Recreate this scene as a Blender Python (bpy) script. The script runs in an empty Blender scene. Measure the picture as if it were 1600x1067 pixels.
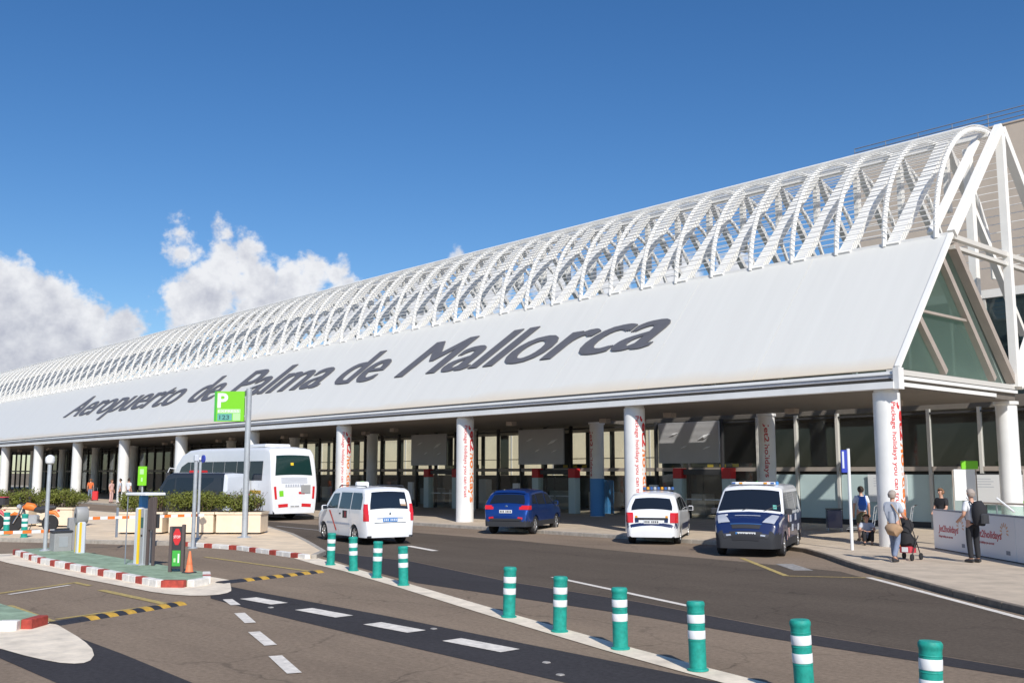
import bpy, bmesh, math, random
from mathutils import Vector, Matrix
random.seed(7)
R = math.radians
scene = bpy.context.scene
COL = scene.collection

# ------------------------------------------------------------------ camera
cam_d = bpy.data.cameras.new("camera")
cam = bpy.data.objects.new("camera", cam_d)
COL.objects.link(cam)
cam.location = (0, 0, 2.3)
cam.rotation_euler = (R(90 + 7.40), 0, R(48.33))
cam_d.sensor_width = 36.0
cam_d.lens = 36.0 * 1575.0 / 1600.0
cam_d.clip_start = 0.1
cam_d.clip_end = 8000.0
scene.camera = cam

# ------------------------------------------------------------------ sky and sun
SUN_EL, SUN_AZ = 38.0, (0.885, -0.465)
world = bpy.data.worlds.new("World")
scene.world = world
world.use_nodes = True
world.cycles.sampling_method = 'MANUAL'
world.cycles.sample_map_resolution = 512
wt = world.node_tree
for n in list(wt.nodes):
    wt.nodes.remove(n)

def wn(kind, **kw):
    n = wt.nodes.new(kind)
    for k, v in kw.items():
        setattr(n, k, v)
    return n

def wm(op, a, b=None, c=None, clamp=False):
    n = wn('ShaderNodeMath', operation=op, use_clamp=clamp)
    for i, v in enumerate((a, b, c)):
        if v is None:
            continue
        if hasattr(v, 'node'):
            wt.links.new(v, n.inputs[i])
        else:
            n.inputs[i].default_value = v
    return n.outputs[0]

def wdot(vec, const):
    n = wn('ShaderNodeVectorMath', operation='DOT_PRODUCT')
    wt.links.new(vec, n.inputs[0])
    n.inputs[1].default_value = const
    return n.outputs['Value']

def wmapr(v, a, b, c, d, smooth=True):
    n = wn('ShaderNodeMapRange', interpolation_type='SMOOTHSTEP' if smooth else 'LINEAR')
    wt.links.new(v, n.inputs['Value'])
    for k, x in zip(('From Min', 'From Max', 'To Min', 'To Max'), (a, b, c, d)):
        n.inputs[k].default_value = x
    return n.outputs['Result']

sky = wn('ShaderNodeTexSky', sky_type='NISHITA', sun_disc=False)
sky.sun_elevation = R(SUN_EL)
sky.sun_rotation = math.atan2(SUN_AZ[0], SUN_AZ[1])
sky.altitude = 0
sky.air_density = 1.0
sky.dust_density = 0.25
sky.ozone_density = 4.0
tc = wn('ShaderNodeTexCoord')
D = tc.outputs['Generated']
D0, E1, E2 = (-0.90285, 0.39879, 0.16071), (0.40405, 0.91474, 0.0), (0.14701, -0.06494, 0.98700)
w0 = wm('MAXIMUM', wdot(D, D0), 0.05)
U = wm('DIVIDE', wdot(D, E1), w0)
V = wm('DIVIDE', wdot(D, E2), w0)
uv = wn('ShaderNodeCombineXYZ')
wt.links.new(U, uv.inputs[0]); wt.links.new(V, uv.inputs[1])
def wnoise(scale, detail, rough, off=(0, 0, 0), col=False):
    mp = wn('ShaderNodeVectorMath', operation='ADD')
    wt.links.new(uv.outputs[0], mp.inputs[0]); mp.inputs[1].default_value = off
    n = wn('ShaderNodeTexNoise', noise_dimensions='3D')
    n.inputs['Scale'].default_value = scale
    n.inputs['Detail'].default_value = detail
    n.inputs['Roughness'].default_value = rough
    wt.links.new(mp.outputs[0], n.inputs['Vector'])
    return n.outputs['Color' if col else 'Fac']
warp = wnoise(34, 3, 0.55, (3.1, 0, 0), True)
ws = wn('ShaderNodeVectorMath', operation='SUBTRACT'); wt.links.new(warp, ws.inputs[0]); ws.inputs[1].default_value = (0.5, 0.5, 0.5)
wsc = wn('ShaderNodeVectorMath', operation='SCALE'); wt.links.new(ws.outputs[0], wsc.inputs[0]); wsc.inputs['Scale'].default_value = 0.034
pv = wn('ShaderNodeVectorMath', operation='ADD'); wt.links.new(uv.outputs[0], pv.inputs[0]); wt.links.new(wsc.outputs[0], pv.inputs[1])
sx = wn('ShaderNodeSeparateXYZ'); wt.links.new(pv.outputs[0], sx.inputs[0])
PU, PV = sx.outputs[0], sx.outputs[1]
LOBES = [(-0.1637, -0.0085, 0.0441), (-0.1319, -0.0184, 0.0409), (-0.0994, -0.0315, 0.0327), (-0.061, -0.0328, 0.0227), (-0.1519, -0.0511, 0.0504), (-0.1092, -0.0583, 0.0441), (-0.2044, -0.0162, 0.0504), (-0.2436, -0.0349, 0.0504), (-0.0122, 0.0625, 0.0094), (-0.0087, 0.0448, 0.0151), (0.0235, 0.0651, 0.0094), (0.0276, 0.038, 0.0208), (0.0461, 0.0453, 0.0208), (0.017, 0.01, 0.0315), (0.0579, 0.0215, 0.0283), (0.0001, -0.003, 0.0315), (0.0881, 0.0201, 0.0252), (0.1122, 0.0321, 0.0208), (0.1309, 0.0307, 0.0176), (0.1468, 0.0253, 0.0088), (-0.0156, 0.0761, 0.006), (0.0212, 0.0789, 0.0067), (0.0407, 0.0621, 0.0073), (0.2565, 0.0538, 0.0101), (0.2154, 0.0079, 0.0315), (0.2884, 0.0281, 0.0283), (0.3581, 0.0387, 0.0239), (0.4311, 0.0395, 0.0252), (0.5068, 0.0473, 0.0283), (0.5776, 0.0585, 0.0283), (0.0711, -0.0087, 0.0378), (0.1451, -0.0052, 0.0315)]
field = None
for (a, b, r) in LOBES:
    du = wm('SUBTRACT', PU, a); dv = wm('SUBTRACT', PV, b)
    d = wm('SQRT', wm('ADD', wm('MULTIPLY', du, du), wm('MULTIPLY', dv, dv)))
    f = wm('MULTIPLY', wm('SUBTRACT', r, d), 1 / 0.03)
    field = f if field is None else wm('SMOOTH_MAX', field, f, 0.15)
fb = wnoise(60, 5, 0.62)
dens = wm('ADD', field, wm('MULTIPLY', wm('SUBTRACT', fb, 0.5), 1.15))
alpha = wmapr(dens, -0.12, 0.34, 0.0, 1.0)
facing = wmapr(wdot(D, D0), 0.25, 0.5, 0.0, 1.0)
alpha = wm('MULTIPLY', wm('MULTIPLY', alpha, facing), 0.97)
n1 = wnoise(26, 4, 0.6); n2 = wnoise(26, 4, 0.6, (-0.012, -0.014, 0))
lit = wm('ADD', wm('MULTIPLY', wm('SUBTRACT', n1, n2), 1.9), wmapr(dens, 0.1, 1.4, 0.82, 0.52))
lit = wm('ADD', lit, wmapr(V, -0.07, 0.05, -0.22, 0.14), clamp=True)
ccol = wn('ShaderNodeMix', data_type='RGBA')
wt.links.new(lit, ccol.inputs['Factor'])
ccol.inputs['A'].default_value = (5.0, 5.2, 6.1, 1)
ccol.inputs['B'].default_value = (9.2, 9.3, 9.6, 1)
hs = wn('ShaderNodeHueSaturation')
hs.inputs['Hue'].default_value = 0.505
hs.inputs['Saturation'].default_value = 1.24
hs.inputs['Value'].default_value = 1.18
wt.links.new(sky.outputs[0], hs.inputs['Color'])
cm = wn('ShaderNodeMix', data_type='RGBA')
wt.links.new(alpha, cm.inputs['Factor'])
wt.links.new(hs.outputs[0], cm.inputs['A'])
wt.links.new(ccol.outputs['Result'], cm.inputs['B'])
bg = wn('ShaderNodeBackground')
bg.inputs['Strength'].default_value = 0.095
wt.links.new(cm.outputs['Result'], bg.inputs['Color'])
wo = wn('ShaderNodeOutputWorld')
wt.links.new(bg.outputs[0], wo.inputs['Surface'])

sun_d = bpy.data.lights.new("sun", 'SUN')
sun_d.energy = 4.6
sun_d.angle = R(0.5)
sun_d.color = (1.0, 0.955, 0.88)
sun = bpy.data.objects.new("sun", sun_d)
COL.objects.link(sun)
_c = math.cos(R(SUN_EL)) / math.hypot(*SUN_AZ)
sun.rotation_euler = Vector((-SUN_AZ[0] * _c, -SUN_AZ[1] * _c, -math.sin(R(SUN_EL)))).to_track_quat('-Z', 'Y').to_euler()
sun.location = (0, -20, 40)

scene.view_settings.view_transform = 'Standard'
scene.view_settings.look = 'None'
scene.view_settings.exposure = 0.0
scene.view_settings.gamma = 1.0
scene.view_settings.use_curve_mapping = False

# ------------------------------------------------------------------ materials
def mat(name, base, rough=0.6, metal=0.0, var=0.0, scale=4.0, bump=0.0, bscale=60.0, coat=0.0, spec=0.5, tint=None, stretch=None):
    m = bpy.data.materials.new(name)
    m.use_nodes = True
    t = m.node_tree
    p = t.nodes['Principled BSDF']
    p.inputs['Base Color'].default_value = (*base, 1)
    p.inputs['Roughness'].default_value = rough
    p.inputs['Metallic'].default_value = metal
    p.inputs['Coat Weight'].default_value = coat
    p.inputs['Coat Roughness'].default_value = 0.04
    p.inputs['Specular IOR Level'].default_value = spec
    if var > 0 or bump > 0:
        g = t.nodes.new('ShaderNodeNewGeometry')
        src = g.outputs['Position']
        if stretch:
            mp = t.nodes.new('ShaderNodeMapping')
            mp.inputs['Scale'].default_value = stretch
            t.links.new(src, mp.inputs['Vector']); src = mp.outputs[0]
    if var > 0:
        n = t.nodes.new('ShaderNodeTexNoise')
        n.inputs['Scale'].default_value = scale
        n.inputs['Detail'].default_value = 7
        n.inputs['Roughness'].default_value = 0.65
        t.links.new(src, n.inputs['Vector'])
        r = t.nodes.new('ShaderNodeMapRange')
        r.inputs['From Min'].default_value = 0.3; r.inputs['From Max'].default_value = 0.7
        t.links.new(n.outputs['Fac'], r.inputs['Value'])
        mx = t.nodes.new('ShaderNodeMix'); mx.data_type = 'RGBA'
        lo = tint if tint else tuple(c * (1 - var) for c in base)
        hi = tuple(min(1, c * (1 + var * 0.6)) for c in base)
        mx.inputs['A'].default_value = (*lo, 1); mx.inputs['B'].default_value = (*hi, 1)
        t.links.new(r.outputs[0], mx.inputs['Factor'])
        t.links.new(mx.outputs['Result'], p.inputs['Base Color'])
    if bump > 0:
        n2 = t.nodes.new('ShaderNodeTexNoise')
        n2.inputs['Scale'].default_value = bscale; n2.inputs['Detail'].default_value = 4
        t.links.new(src, n2.inputs['Vector'])
        b = t.nodes.new('ShaderNodeBump')
        b.inputs['Strength'].default_value = bump; b.inputs['Distance'].default_value = 0.01
        t.links.new(n2.outputs['Fac'], b.inputs['Height'])
        t.links.new(b.outputs[0], p.inputs['Normal'])
    return m

def glassy(name, tint, opac, rough=0.02):
    """a pane one sees through: tinted transparency under a Fresnel reflection"""
    m = bpy.data.materials.new(name); m.use_nodes = True
    t = m.node_tree
    for n in list(t.nodes):
        t.nodes.remove(n)
    o = t.nodes.new('ShaderNodeOutputMaterial')
    tr = t.nodes.new('ShaderNodeBsdfTransparent'); tr.inputs['Color'].default_value = (*tint, 1)
    df = t.nodes.new('ShaderNodeBsdfDiffuse'); df.inputs['Color'].default_value = (*[c * 0.5 for c in tint], 1)
    m1 = t.nodes.new('ShaderNodeMixShader'); m1.inputs[0].default_value = opac
    t.links.new(tr.outputs[0], m1.inputs[1]); t.links.new(df.outputs[0], m1.inputs[2])
    gl = t.nodes.new('ShaderNodeBsdfGlossy'); gl.inputs['Roughness'].default_value = rough
    gl.inputs['Color'].default_value = (0.9, 0.95, 0.95, 1)
    fr = t.nodes.new('ShaderNodeFresnel'); fr.inputs['IOR'].default_value = 1.5
    m2 = t.nodes.new('ShaderNodeMixShader')
    gm = t.nodes.new('ShaderNodeNewGeometry')          # no inner total reflection in the thin pane
    iv = t.nodes.new('ShaderNodeMath'); iv.operation = 'SUBTRACT'; iv.inputs[0].default_value = 1.0
    t.links.new(gm.outputs['Backfacing'], iv.inputs[1])
    fm = t.nodes.new('ShaderNodeMath'); fm.operation = 'MULTIPLY'
    t.links.new(fr.outputs[0], fm.inputs[0]); t.links.new(iv.outputs[0], fm.inputs[1])
    t.links.new(fm.outputs[0], m2.inputs[0]); t.links.new(m1.outputs[0], m2.inputs[1]); t.links.new(gl.outputs[0], m2.inputs[2])
    t.links.new(m2.outputs[0], o.inputs['Surface'])
    return m

M = {}
def asphalt(name, base, patch, warm):
    m = mat(name, base, 0.9, var=0.35, scale=180.0, bump=0.35, bscale=260.0, spec=0.05)
    t = m.node_tree; p = t.nodes['Principled BSDF']
    src = p.inputs['Base Color'].links[0].from_socket
    g = t.nodes.new('ShaderNodeNewGeometry')
    mp = t.nodes.new('ShaderNodeMapping'); mp.inputs['Scale'].default_value = (0.16, 0.55, 1)
    t.links.new(g.outputs['Position'], mp.inputs['Vector'])
    n = t.nodes.new('ShaderNodeTexNoise'); n.inputs['Scale'].default_value = 1.0; n.inputs['Detail'].default_value = 6; n.inputs['Roughness'].default_value = 0.6
    t.links.new(mp.outputs[0], n.inputs['Vector'])
    r = t.nodes.new('ShaderNodeMapRange'); r.inputs['From Min'].default_value = 0.35; r.inputs['From Max'].default_value = 0.68
    t.links.new(n.outputs['Fac'], r.inputs['Value'])
    mx = t.nodes.new('ShaderNodeMix'); mx.data_type = 'RGBA'; mx.blend_type = 'MULTIPLY'
    mx.inputs['B'].default_value = (*patch, 1)
    t.links.new(r.outputs[0], mx.inputs['Factor']); t.links.new(src, mx.inputs['A'])
    # small oil spots
    n3 = t.nodes.new('ShaderNodeTexNoise'); n3.inputs['Scale'].default_value = 2.3; n3.inputs['Detail'].default_value = 5; n3.inputs['Roughness'].default_value = 0.7
    t.links.new(g.outputs['Position'], n3.inputs['Vector'])
    r3 = t.nodes.new('ShaderNodeMapRange'); r3.inputs['From Min'].default_value = 0.62; r3.inputs['From Max'].default_value = 0.75
    r3.inputs['To Max'].default_value = 0.55
    t.links.new(n3.outputs['Fac'], r3.inputs['Value'])
    m3 = t.nodes.new('ShaderNodeMix'); m3.data_type = 'RGBA'; m3.blend_type = 'MULTIPLY'
    m3.inputs['B'].default_value = (*warm, 1)
    t.links.new(r3.outputs[0], m3.inputs['Factor']); t.links.new(mx.outputs['Result'], m3.inputs['A'])
    # blotchy mid-scale wear
    n4 = t.nodes.new('ShaderNodeTexNoise'); n4.inputs['Scale'].default_value = 14; n4.inputs['Detail'].default_value = 4; n4.inputs['Roughness'].default_value = 0.7
    t.links.new(g.outputs['Position'], n4.inputs['Vector'])
    r4 = t.nodes.new('ShaderNodeMapRange'); r4.inputs['From Min'].default_value = 0.3; r4.inputs['From Max'].default_value = 0.7
    r4.inputs['To Min'].default_value = 0.78; r4.inputs['To Max'].default_value = 1.16
    t.links.new(n4.outputs['Fac'], r4.inputs['Value'])
    m4 = t.nodes.new('ShaderNodeVectorMath'); m4.operation = 'SCALE'
    t.links.new(m3.outputs['Result'], m4.inputs[0]); t.links.new(r4.outputs[0], m4.inputs['Scale'])
    # thin wandering cracks, only in some places
    wv = t.nodes.new('ShaderNodeTexNoise'); wv.inputs['Scale'].default_value = 0.9; wv.inputs['Detail'].default_value = 5
    t.links.new(g.outputs['Position'], wv.inputs['Vector'])
    av = t.nodes.new('ShaderNodeVectorMath'); av.operation = 'MULTIPLY_ADD'; av.inputs[1].default_value = (1.6, 1.6, 0)
    t.links.new(wv.outputs['Color'], av.inputs[0]); t.links.new(g.outputs['Position'], av.inputs[2])
    vo = t.nodes.new('ShaderNodeTexVoronoi'); vo.feature = 'DISTANCE_TO_EDGE'; vo.voronoi_dimensions = '2D'; vo.inputs['Scale'].default_value = 0.33
    t.links.new(av.outputs[0], vo.inputs['Vector'])
    r5 = t.nodes.new('ShaderNodeMapRange'); r5.inputs['From Min'].default_value = 0.002; r5.inputs['From Max'].default_value = 0.012
    r5.inputs['To Min'].default_value = 0.5; r5.inputs['To Max'].default_value = 0.0
    t.links.new(vo.outputs['Distance'], r5.inputs['Value'])
    mk = t.nodes.new('ShaderNodeMath'); mk.operation = 'MULTIPLY'
    t.links.new(r5.outputs[0], mk.inputs[0]); t.links.new(r.outputs[0], mk.inputs[1])
    m5 = t.nodes.new('ShaderNodeMix'); m5.data_type = 'RGBA'; m5.inputs['B'].default_value = (0.03, 0.027, 0.025, 1)
    t.links.new(mk.outputs[0], m5.inputs['Factor']); t.links.new(m4.outputs[0], m5.inputs['A'])
    t.links.new(m5.outputs['Result'], p.inputs['Base Color'])
    return m
M['asphalt'] = asphalt('worn_asphalt', (0.312, 0.240, 0.178), (0.76, 0.76, 0.77), (0.55, 0.5, 0.48))
M['asphalt_mid'] = asphalt('dark_lane_asphalt', (0.142, 0.115, 0.092), (0.82, 0.82, 0.83), (0.6, 0.6, 0.6))
M['asphalt_dark'] = asphalt('fresh_asphalt', (0.066, 0.063, 0.068), (0.8, 0.8, 0.8), (0.7, 0.7, 0.7))
M['concrete'] = mat('pavement_concrete', (0.56, 0.46, 0.35), 0.88, var=0.22, scale=1.6, bump=0.2, bscale=120)
M['plaza'] = mat('plaza_concrete', (0.78, 0.62, 0.44), 0.9, var=0.2, scale=1.2, bump=0.2, bscale=120)
M['kerb'] = mat('kerb_concrete', (0.40, 0.36, 0.31), 0.9, var=0.3, scale=5, bump=0.3)
M['kerb_dark'] = mat('shaded_kerb', (0.20, 0.165, 0.13), 0.9, var=0.3, scale=5, bump=0.3)  # kerb face shadow put into the colour as a darker concrete
M['paint'] = mat('road_paint', (0.80, 0.74, 0.66), 0.75, var=0.28, scale=7, bump=0.2, bscale=200)
M['paint_cream'] = mat('cream_apron_paint', (0.84, 0.73, 0.58), 0.8, var=0.25, scale=2.5, bump=0.25, bscale=90)
M['paint_faint'] = mat('worn_paint', (0.34, 0.32, 0.30), 0.85, var=0.5, scale=9)
M['paint_yellow'] = mat('yellow_paint', (0.52, 0.38, 0.10), 0.8, var=0.45, scale=9, tint=(0.24, 0.19, 0.11))
M['paint_red'] = mat('red_kerb_paint', (0.42, 0.060, 0.040), 0.75, var=0.4, scale=9, bump=0.2)
M['paint_kerb'] = mat('white_kerb_paint', (0.78, 0.75, 0.70), 0.75, var=0.2, scale=9, bump=0.2)
M['green_floor'] = mat('green_island_paint', (0.29, 0.39, 0.27), 0.85, var=0.4, scale=3)
M['white'] = mat('white_steel', (0.88, 0.865, 0.825), 0.45, var=0.05, scale=1.5)
M['white_dirty'] = mat('white_steel_aged', (0.80, 0.80, 0.785), 0.5, var=0.10, scale=0.8)
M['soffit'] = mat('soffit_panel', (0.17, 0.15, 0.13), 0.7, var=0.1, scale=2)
M['grey_band'] = mat('grey_gutter', (0.50, 0.50, 0.53), 0.5, var=0.12, scale=1.5)
M['slot'] = mat('dark_slot', (0.06, 0.06, 0.065), 0.6)
M['letter'] = mat('slate_letter', (0.128, 0.128, 0.142), 0.55, var=0.08, scale=2)
M['frame_brown'] = mat('taupe_frame', (0.40, 0.345, 0.30), 0.55, var=0.1, scale=2)
M['frame_dark'] = mat('dark_frame', (0.045, 0.045, 0.048), 0.5)
M['mullion'] = mat('pale_mullion', (0.62, 0.60, 0.56), 0.45)
M['beige'] = mat('beige_cladding', (0.60, 0.50, 0.40), 0.8, var=0.08, scale=0.6)
M['beige_lit'] = mat('cream_wall', (0.84, 0.74, 0.52), 0.85, var=0.08, scale=0.8)
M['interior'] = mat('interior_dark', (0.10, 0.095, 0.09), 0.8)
M['prism_back'] = mat('gable_inner_panel', (0.30, 0.37, 0.33), 0.6, var=0.12, scale=0.8)
M['frost'] = mat('frosted_panel', (0.55, 0.68, 0.68), 0.35, var=0.05, scale=1)
M['board_white'] = mat('board_white', (0.80, 0.81, 0.82), 0.4)
M['board_grey'] = mat('advert_grey', (0.44, 0.44, 0.45), 0.5, var=0.06, scale=1.3)
M['glass'] = glassy('facade_glass', (0.93, 0.95, 0.94), 0.015)
M['glass_green'] = glassy('green_gable_glass', (0.80, 0.90, 0.86), 0.06)
M['glass_teal'] = glassy('teal_upper_glass', (0.42, 0.55, 0.58), 0.12)
M['red'] = mat('red_paint', (0.62, 0.03, 0.035), 0.5)
M['orange'] = mat('orange_paint', (0.80, 0.20, 0.03), 0.5)
M['yellow'] = mat('yellow_coat', (0.82, 0.56, 0.03), 0.45)
M['amber'] = mat('amber_rubber', (0.55, 0.33, 0.05), 0.7, var=0.3, scale=12)
M['rubber'] = mat('black_rubber', (0.028, 0.03, 0.04), 0.75, var=0.3, scale=12)
M['green'] = mat('sign_green', (0.20, 0.62, 0.02), 0.45)
M['green_pale'] = mat('sign_pale_green', (0.45, 0.78, 0.35), 0.5)
M['green_dk'] = mat('stop_box_green', (0.06, 0.42, 0.06), 0.5)
M['display'] = mat('display_teal', (0.14, 0.42, 0.36), 0.3)
M['display_ink'] = mat('display_ink', (0.05, 0.13, 0.12), 0.3)
M['blue'] = mat('sign_blue', (0.035, 0.06, 0.42), 0.45)
M['blue_mid'] = mat('wrap_blue', (0.07, 0.27, 0.60), 0.5)
M['steel'] = mat('galvanised_steel', (0.50, 0.53, 0.56), 0.42, metal=0.35, var=0.15, scale=5)
M['silver'] = mat('silver_cabinet', (0.50, 0.52, 0.54), 0.38, metal=0.4, var=0.06, scale=3)
M['cab_grey'] = mat('cabinet_grey', (0.33, 0.33, 0.33), 0.5, var=0.08, scale=3)
M['cab_pale'] = mat('cabinet_pale', (0.60, 0.64, 0.70), 0.4)
M['brown_post'] = mat('brown_post', (0.105, 0.08, 0.075), 0.55)
M['charcoal'] = mat('charcoal_case', (0.04, 0.04, 0.044), 0.5)
M['teal'] = mat('teal_plastic', (0.016, 0.33, 0.265), 0.6, var=0.3, scale=14, spec=0.4)
M['reflect'] = mat('reflective_white', (0.84, 0.85, 0.86), 0.35)
M['cone'] = mat('cone_orange', (0.85, 0.22, 0.09), 0.6)
M['planter'] = mat('planter_concrete', (0.80, 0.67, 0.51), 0.85, var=0.12, scale=2.5, bump=0.2, bscale=80)
M['soil'] = mat('planter_soil', (0.07, 0.05, 0.035), 1.0, var=0.3, scale=20)
M['leaf'] = mat('hedge_leaf', (0.165, 0.185, 0.034), 0.6, var=0.55, scale=3.2, spec=0.3)
M['twig'] = mat('hedge_twig', (0.12, 0.08, 0.05), 0.9)
M['car_white'] = mat('white_car_paint', (0.80, 0.81, 0.83), 0.35, coat=0.7, var=0.03, scale=2)
M['car_blue'] = mat('blue_car_paint', (0.015, 0.065, 0.30), 0.30, metal=0.6, coat=0.9)
M['car_navy'] = mat('navy_car_paint', (0.009, 0.020, 0.085), 0.32, coat=0.5)
M['car_dark'] = mat('dark_van_paint', (0.022, 0.024, 0.03), 0.3, coat=0.8)
M['bumper'] = mat('grey_bumper', (0.042, 0.044, 0.050), 0.7, spec=0.12)
M['car_glass'] = mat('car_glass', (0.012, 0.016, 0.024), 0.05, spec=0.6, coat=0.2)
M['bus_glass'] = mat('bus_glass', (0.012, 0.017, 0.028), 0.08, spec=0.3)
M['bus_rear_glass'] = mat('bus_rear_glass', (0.010, 0.035, 0.033), 0.08, spec=0.4)
M['lamp_red'] = mat('tail_lamp_red', (0.62, 0.02, 0.025), 0.2, coat=0.5)
M['lamp_clear'] = mat('head_lamp', (0.62, 0.64, 0.68), 0.12, coat=0.8, metal=0.3)
M['lamp_amber'] = mat('amber_lamp', (0.75, 0.33, 0.03), 0.25)
M['lamp_blue'] = mat('blue_beacon', (0.05, 0.13, 0.36), 0.2, coat=0.5)
M['plate_white'] = mat('plate_white', (0.74, 0.75, 0.76), 0.45)
M['plate_blue'] = mat('plate_blue', (0.03, 0.20, 0.55), 0.45)
M['ink'] = mat('plate_ink', (0.02, 0.02, 0.025), 0.6)
M['tyre'] = mat('tyre_rubber', (0.022, 0.022, 0.024), 0.85)
M['rim'] = mat('alloy_rim', (0.48, 0.49, 0.51), 0.3, metal=0.75)
M['chrome'] = mat('chrome', (0.7, 0.7, 0.72), 0.12, metal=1.0)
M['skin'] = mat('skin', (0.58, 0.32, 0.22), 0.55)
M['hair_dark'] = mat('dark_hair', (0.035, 0.022, 0.015), 0.7)
M['hair_brown'] = mat('brown_hair', (0.20, 0.10, 0.05), 0.7)
M['hair_grey'] = mat('grey_hair', (0.36, 0.30, 0.26), 0.7)
M['c_grey'] = mat('grey_shirt', (0.46, 0.49, 0.56), 0.9, var=0.1, scale=9)
M['c_white'] = mat('white_shirt', (0.72, 0.73, 0.76), 0.9, var=0.08, scale=9)
M['c_black'] = mat('black_cloth', (0.022, 0.022, 0.026), 0.9)
M['c_jeans'] = mat('blue_jeans', (0.20, 0.24, 0.34), 0.9, var=0.2, scale=14)
M['c_tan'] = mat('tan_bag_cloth', (0.42, 0.27, 0.16), 0.9, var=0.15, scale=9)
M['c_olive'] = mat('olive_shorts', (0.13, 0.12, 0.07), 0.9)
M['c_pink'] = mat('pale_pink_cloth', (0.66, 0.42, 0.38), 0.9)
M['c_orange'] = mat('orange_cloth', (0.72, 0.16, 0.05), 0.9)
M['c_blue'] = mat('blue_cloth', (0.04, 0.13, 0.45), 0.9)
M['eye'] = mat('eye_dark', (0.02, 0.015, 0.012), 0.2)
M['ad_sun'] = mat('advert_sun', (0.72, 0.42, 0.24), 0.5)
M['ad_red'] = mat('advert_red', (0.52, 0.05, 0.07), 0.5)
M['rail_grey'] = mat('grey_rail', (0.22, 0.25, 0.30), 0.5)

# ------------------------------------------------------------------ mesh helpers
def tag(o, label=None, cat=None, group=None, kind=None):
    if label: o['label'] = label
    if cat: o['category'] = cat
    if group: o['group'] = group
    if kind: o['kind'] = kind
    return o

def empty(name, loc=(0, 0, 0), rz=0.0, label=None, cat=None, group=None):
    o = bpy.data.objects.new(name, None)
    o.empty_display_size = 0.2
    COL.objects.link(o)
    o.location = loc
    o.rotation_euler = (0, 0, rz)
    return tag(o, label, cat, group)

def link(name, me, parent=None, loc=None, rot=None):
    o = bpy.data.objects.new(name, me)
    COL.objects.link(o)
    if parent: o.parent = parent
    if loc is not None: o.location = loc
    if rot is not None: o.rotation_euler = rot
    return o

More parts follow.
